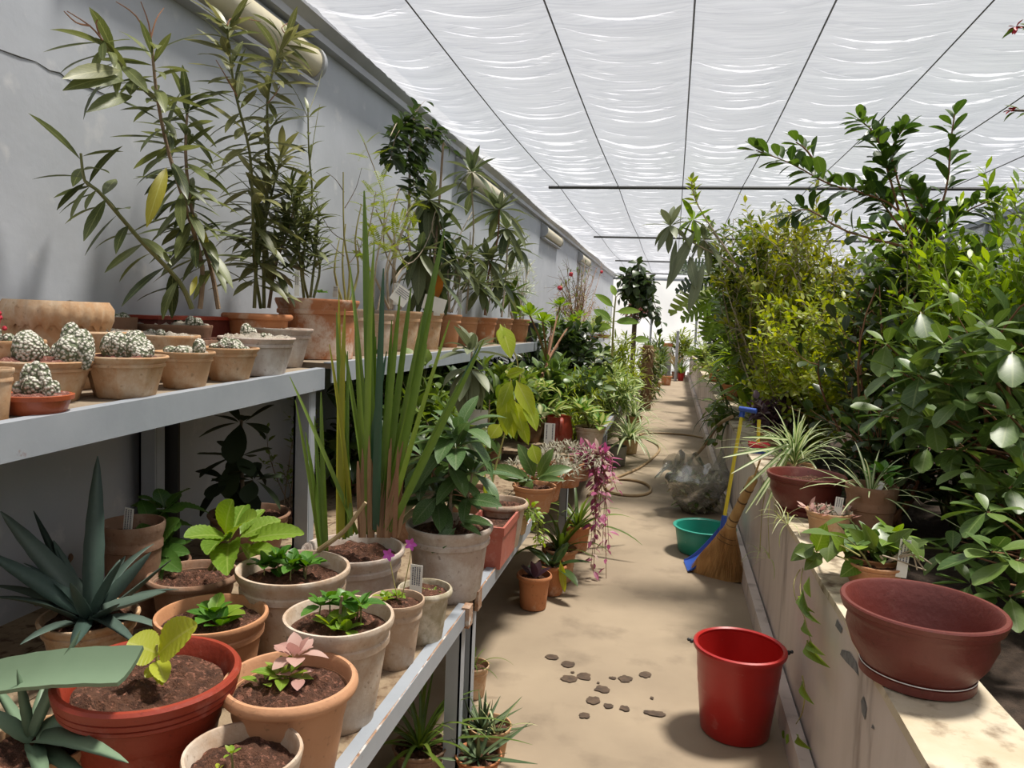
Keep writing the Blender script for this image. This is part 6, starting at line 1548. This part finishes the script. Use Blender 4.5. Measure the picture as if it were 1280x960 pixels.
T = bush('mottled_shrub', 'open shrub with long bare red branches and sparse grey-green leaves', (1.25, 4.6), Vector((1.15, 4.6, 1.35)), (.38,.55,.5), 20, 'obovate', 'shrub_dark', .11, 5, 4, .3, 'stem_red', keep=inroom); T.flush()
T = bush('mottled_shrub', 'dark drooping lower shrub in front of the privet', (1.1, 4.0), Vector((1.08, 4.0, .92)), (.3,.5,.4), 18, 'obovate', 'shrub_dark', .09, 6, 5, .24, 'stem_red', keep=inroom); T.flush()
# privet-like dense yellow-green
T = bush('privet_bush', 'dense small-leaved privet bush with yellow-green leaves above the spider plant', (.98, 5.7), Vector((.90, 5.6, 1.18)), (.38,.75,.6), 60, 'ovate_small', 'privet', .062, 11, 9, .24, 'stem_grey', r0=.008, keep=inroom, up=.4); T.flush()
T = bush('citrus_bush', 'taller bush with yellowing small leaves above the privet', (.95, 6.3), Vector((.85, 6.3, 1.9)), (.5,.85,.5), 52, 'ovate_small', 'shrub_yellow', .075, 10, 7, .3, 'stem_grey', r0=.01, keep=inroom); T.flush()
T = bush('citrus_bush', 'mid-green bush with scattered yellow leaves leaning over the aisle', (.9, 7.0), atY(935, 322, 6.9), (.36,.6,.42), 40, 'ovate', 'shrub_mid', .085, 9, 7, .26, 'stem_grey', r0=.01, keep=inroom)
for i in range(26): T.leaf('ovate', G['oleander_yellow'], atY(ru(885,985), ru(285,365), 6.6+ru(-.3,.2)), (ru(-1,1), ru(-1,0), ru(-1,.3)), .085)
T.flush()
T = bush('citrus_bush', 'deep green rounded bush filling the bed behind the willow-like shrub', (1.6, 6.0), Vector((1.55, 6.0, 1.45)), (.55,.9,.75), 40, 'ovate', 'shrub_mid', .10, 9, 7, .3, 'bark_dark', keep=inroom); T.flush()
T = bush('citrus_bush', 'deep green bush along the glazed side behind the glossy leaves', (2.3, 4.6), Vector((2.3, 4.6, 1.4)), (.6,1.1,.85), 40, 'ovate', 'shrub_dark', .11, 8, 7, .34, 'bark_dark', keep=inroom); T.flush()
T = bush('citrus_bush', 'dark leafy bush close to the glazing behind the low shaded bush', (2.1, 3.0), Vector((2.05, 2.9, 1.2)), (.5,.7,.75), 30, 'ovate', 'shrub_dark', .11, 7, 6, .32, 'bark_dark', keep=inroom); T.flush()
T = bush('hedge_bush', 'shaded green bush deep in the bed past the citrus', (1.5, 8.6), Vector((1.35, 8.6, 1.4)), (.6,1.3,.8), 40, 'ovate', 'shrub_mid', .12, 9, 7, .35, 'bark_dark', keep=inroom); T.flush()
T = bush('hedge_bush', 'tall bush closing the bed before the monstera', (1.0, 10.2), Vector((.85, 10.2, 1.5)), (.45,1.0,.8), 34, 'ovate', 'shrub_dark', .14, 9, 6, .35, 'bark_dark', keep=inroom); T.flush()
# rubber tree leaning over the aisle
T = Thing('tobacco_tree', Vector((.85, 6.6, SOILZ-.02)), 'leaning tree with bundles of long pale leaves over the aisle', 'tree')
Yt = 6.4
for pts, c_ in (([(960,420),(920,330),(890,290),(866,275)], (866,278)), ([(930,350),(905,330),(880,300)], (870,320)), ([(920,330),(880,270),(868,245),(864,225)], (864,232)), ([(920,330),(860,300),(838,282)], (838,282))):
    s = sY(pts, Yt, ru(-.2,.1)); stem(T, s, .008, .004, G['stem_grey'], 'branch')
    small = c_[1] < 240
    if small: leaves_on(T, s, 'ovate', G['shrub_lime'], 16, .11, .45, 1)
    else: rosette(T, s[-1], 'lance', G['hydrangea' if c_[1] < 280 else 'loquat_grey'], 14, .27, (-70, 70), wid=1.6)
stem(T, smoothline([T.loc, lerp(T.loc, atY(960,420,Yt), .5), atY(960,420,Yt)]), .016, .01, G['stem_grey'], 'trunk')
for p0, p1, w_ in (((868,290),(832,360),15),((862,320),(870,360),12),((845,300),(838,350),8),((880,330),(860,390),13)): tl(T, 'lance', 'loquat_grey', p0, p1, Yt-.1, -.1, w_, i=1)
T.flush()
# monstera
T = Thing('monstera', Vector((.92, 8.4, SOILZ-.02)), 'monstera with large slit leaves leaning over the aisle', 'plant')
for p0, p1, w_, m_ in (((895,365),(838,385),46,'shrub_lime'),((905,370),(850,400),50,'hydrangea'),((880,340),(842,340),40,'shrub_dark'),((910,380),(880,425),55,'hydrangea'),((890,340),(850,330),36,'shrub_dark'),((905,330),(880,345),36,'shrub_dark'),((920,360),(895,400),44,'shrub_dark'),((915,390),(905,430),44,'shrub_mid'),((895,350),(842,362),40,'shrub_dark')):
    a_, e_ = atY(*p0, 8.2+ru(-.3,.2)), atY(*p1, 7.9+ru(-.2,.2)); L_ = (e_-a_).length
    stem(T, bez(T.loc, a_, (.1,0,.15), 6), .014, .008, G['stem_green'], 'leaf_stalk'); T.leaf('monstera', G[m_], a_, e_-a_, L_*1.0, (-.3,-1,.8), (w_*.85*depth(a_)/FOC)/(L_*.85))
T.flush()
# lily-like strap leaves along the wall
for i, (x, y, lab) in enumerate(((.80, 7.4, 'arching strap-leaved lily clump at the bed edge near the bent cane'), (.82, 9.2, 'second strap-leaved lily clump below the monstera'), (.85, 6.6, 'lily clump with long leaves hanging over the ledge'))):
    T = Thing('lily_clump', Vector((x, y, SOILZ)), lab, 'plant')
    rosette(T, T.loc+Vector((0,0,.05)), 'grass', G['shrub_mid'], 40, .75, (15, 80), wid=1.5)
    for k in range(9):
        p = T.loc+Vector((ru(-.25,.05), ru(-.3,.3), ru(.4,.95))); stem(T, bez(T.loc, p, (0,0,.05), 4), .007, .004, G['stem_green']); rosette(T, p, 'lance', G['willow' if k % 2 else 'shrub_mid'], 15, .34, (-40, 60))
    T.flush()
T = Thing('creeper', Vector((RX2-.1, 7.0, RZ)), 'broad-leaved creeper hanging over the wall by the lilies', 'plant')
for i in range(7):
    p = T.loc+Vector((ru(-.05,.05), ru(-.6,.9), .02)); e = Vector((RX-.06-ru(0,.06), p.y+ru(-.2,.2), RZ-ru(.0,.3)))
    s = smoothline([p, Vector((RX-.03, p.y, RZ+.05)), e]); stem(T, s, .004, .002, G['stem_green']); leaves_on(T, s, 'heart', G['shrub_mid'], 6, .14, .3, 1, (50,85), .2); leaves_on(T, s, 'grass', G['shrub_dark'], 5, .4, .1, .6, (40,80), .2)
T.flush()
T = Thing('climbing_vine', Vector((RX2-.08, 13.0, RZ)), 'leafy vine covering the wall corner near the end wall', 'climber')
for i in range(22):
    p = T.loc+Vector((ru(-.05,.1), ru(-1.8,2.5), 0)); e = p+Vector((ru(-.25,.2), ru(-.3,.3), ru(-.35,.9)))
    s = bez(p, e, (-.1,0,.1), 5); stem(T, s, .006, .003, G['stem_green']); leaves_on(T, s, 'ovate', G['shrub_lime' if i % 2 else 'shrub_mid'], 10, .16, .1, 1, (50,85), .2)
T.flush()
# hibiscus twig reaching in from beyond the frame
T = Thing('hibiscus', Vector((1.75, 2.9, SOILZ)), 'hibiscus branch with small red blooms under the cloth', 'bush')
s1 = smoothline([T.loc, Vector((1.9,3.0,1.4)), Vector((1.78,3.1,2.1)), atY(1266,138,3.1)]); stem(T, s1, .012, .004, G['bark_dark'], 'branch')
s2 = smoothline([T.loc, Vector((1.95,2.8,1.5)), Vector((1.85,2.9,2.3)), atY(1270,34,3.0)]); stem(T, s2, .012, .004, G['bark_dark'], 'branch')
for s in (s1, s2):
    leaves_on(T, s, 'ovate', G['shrub_mid'], 12, .07, .85, 1)
    for k in range(9): T.leaf('ovate', G['petal_red'], s[-1], (ru(-1,.4), ru(-1,1), ru(-.6,.6)), .03, name='petal')
T.flush()
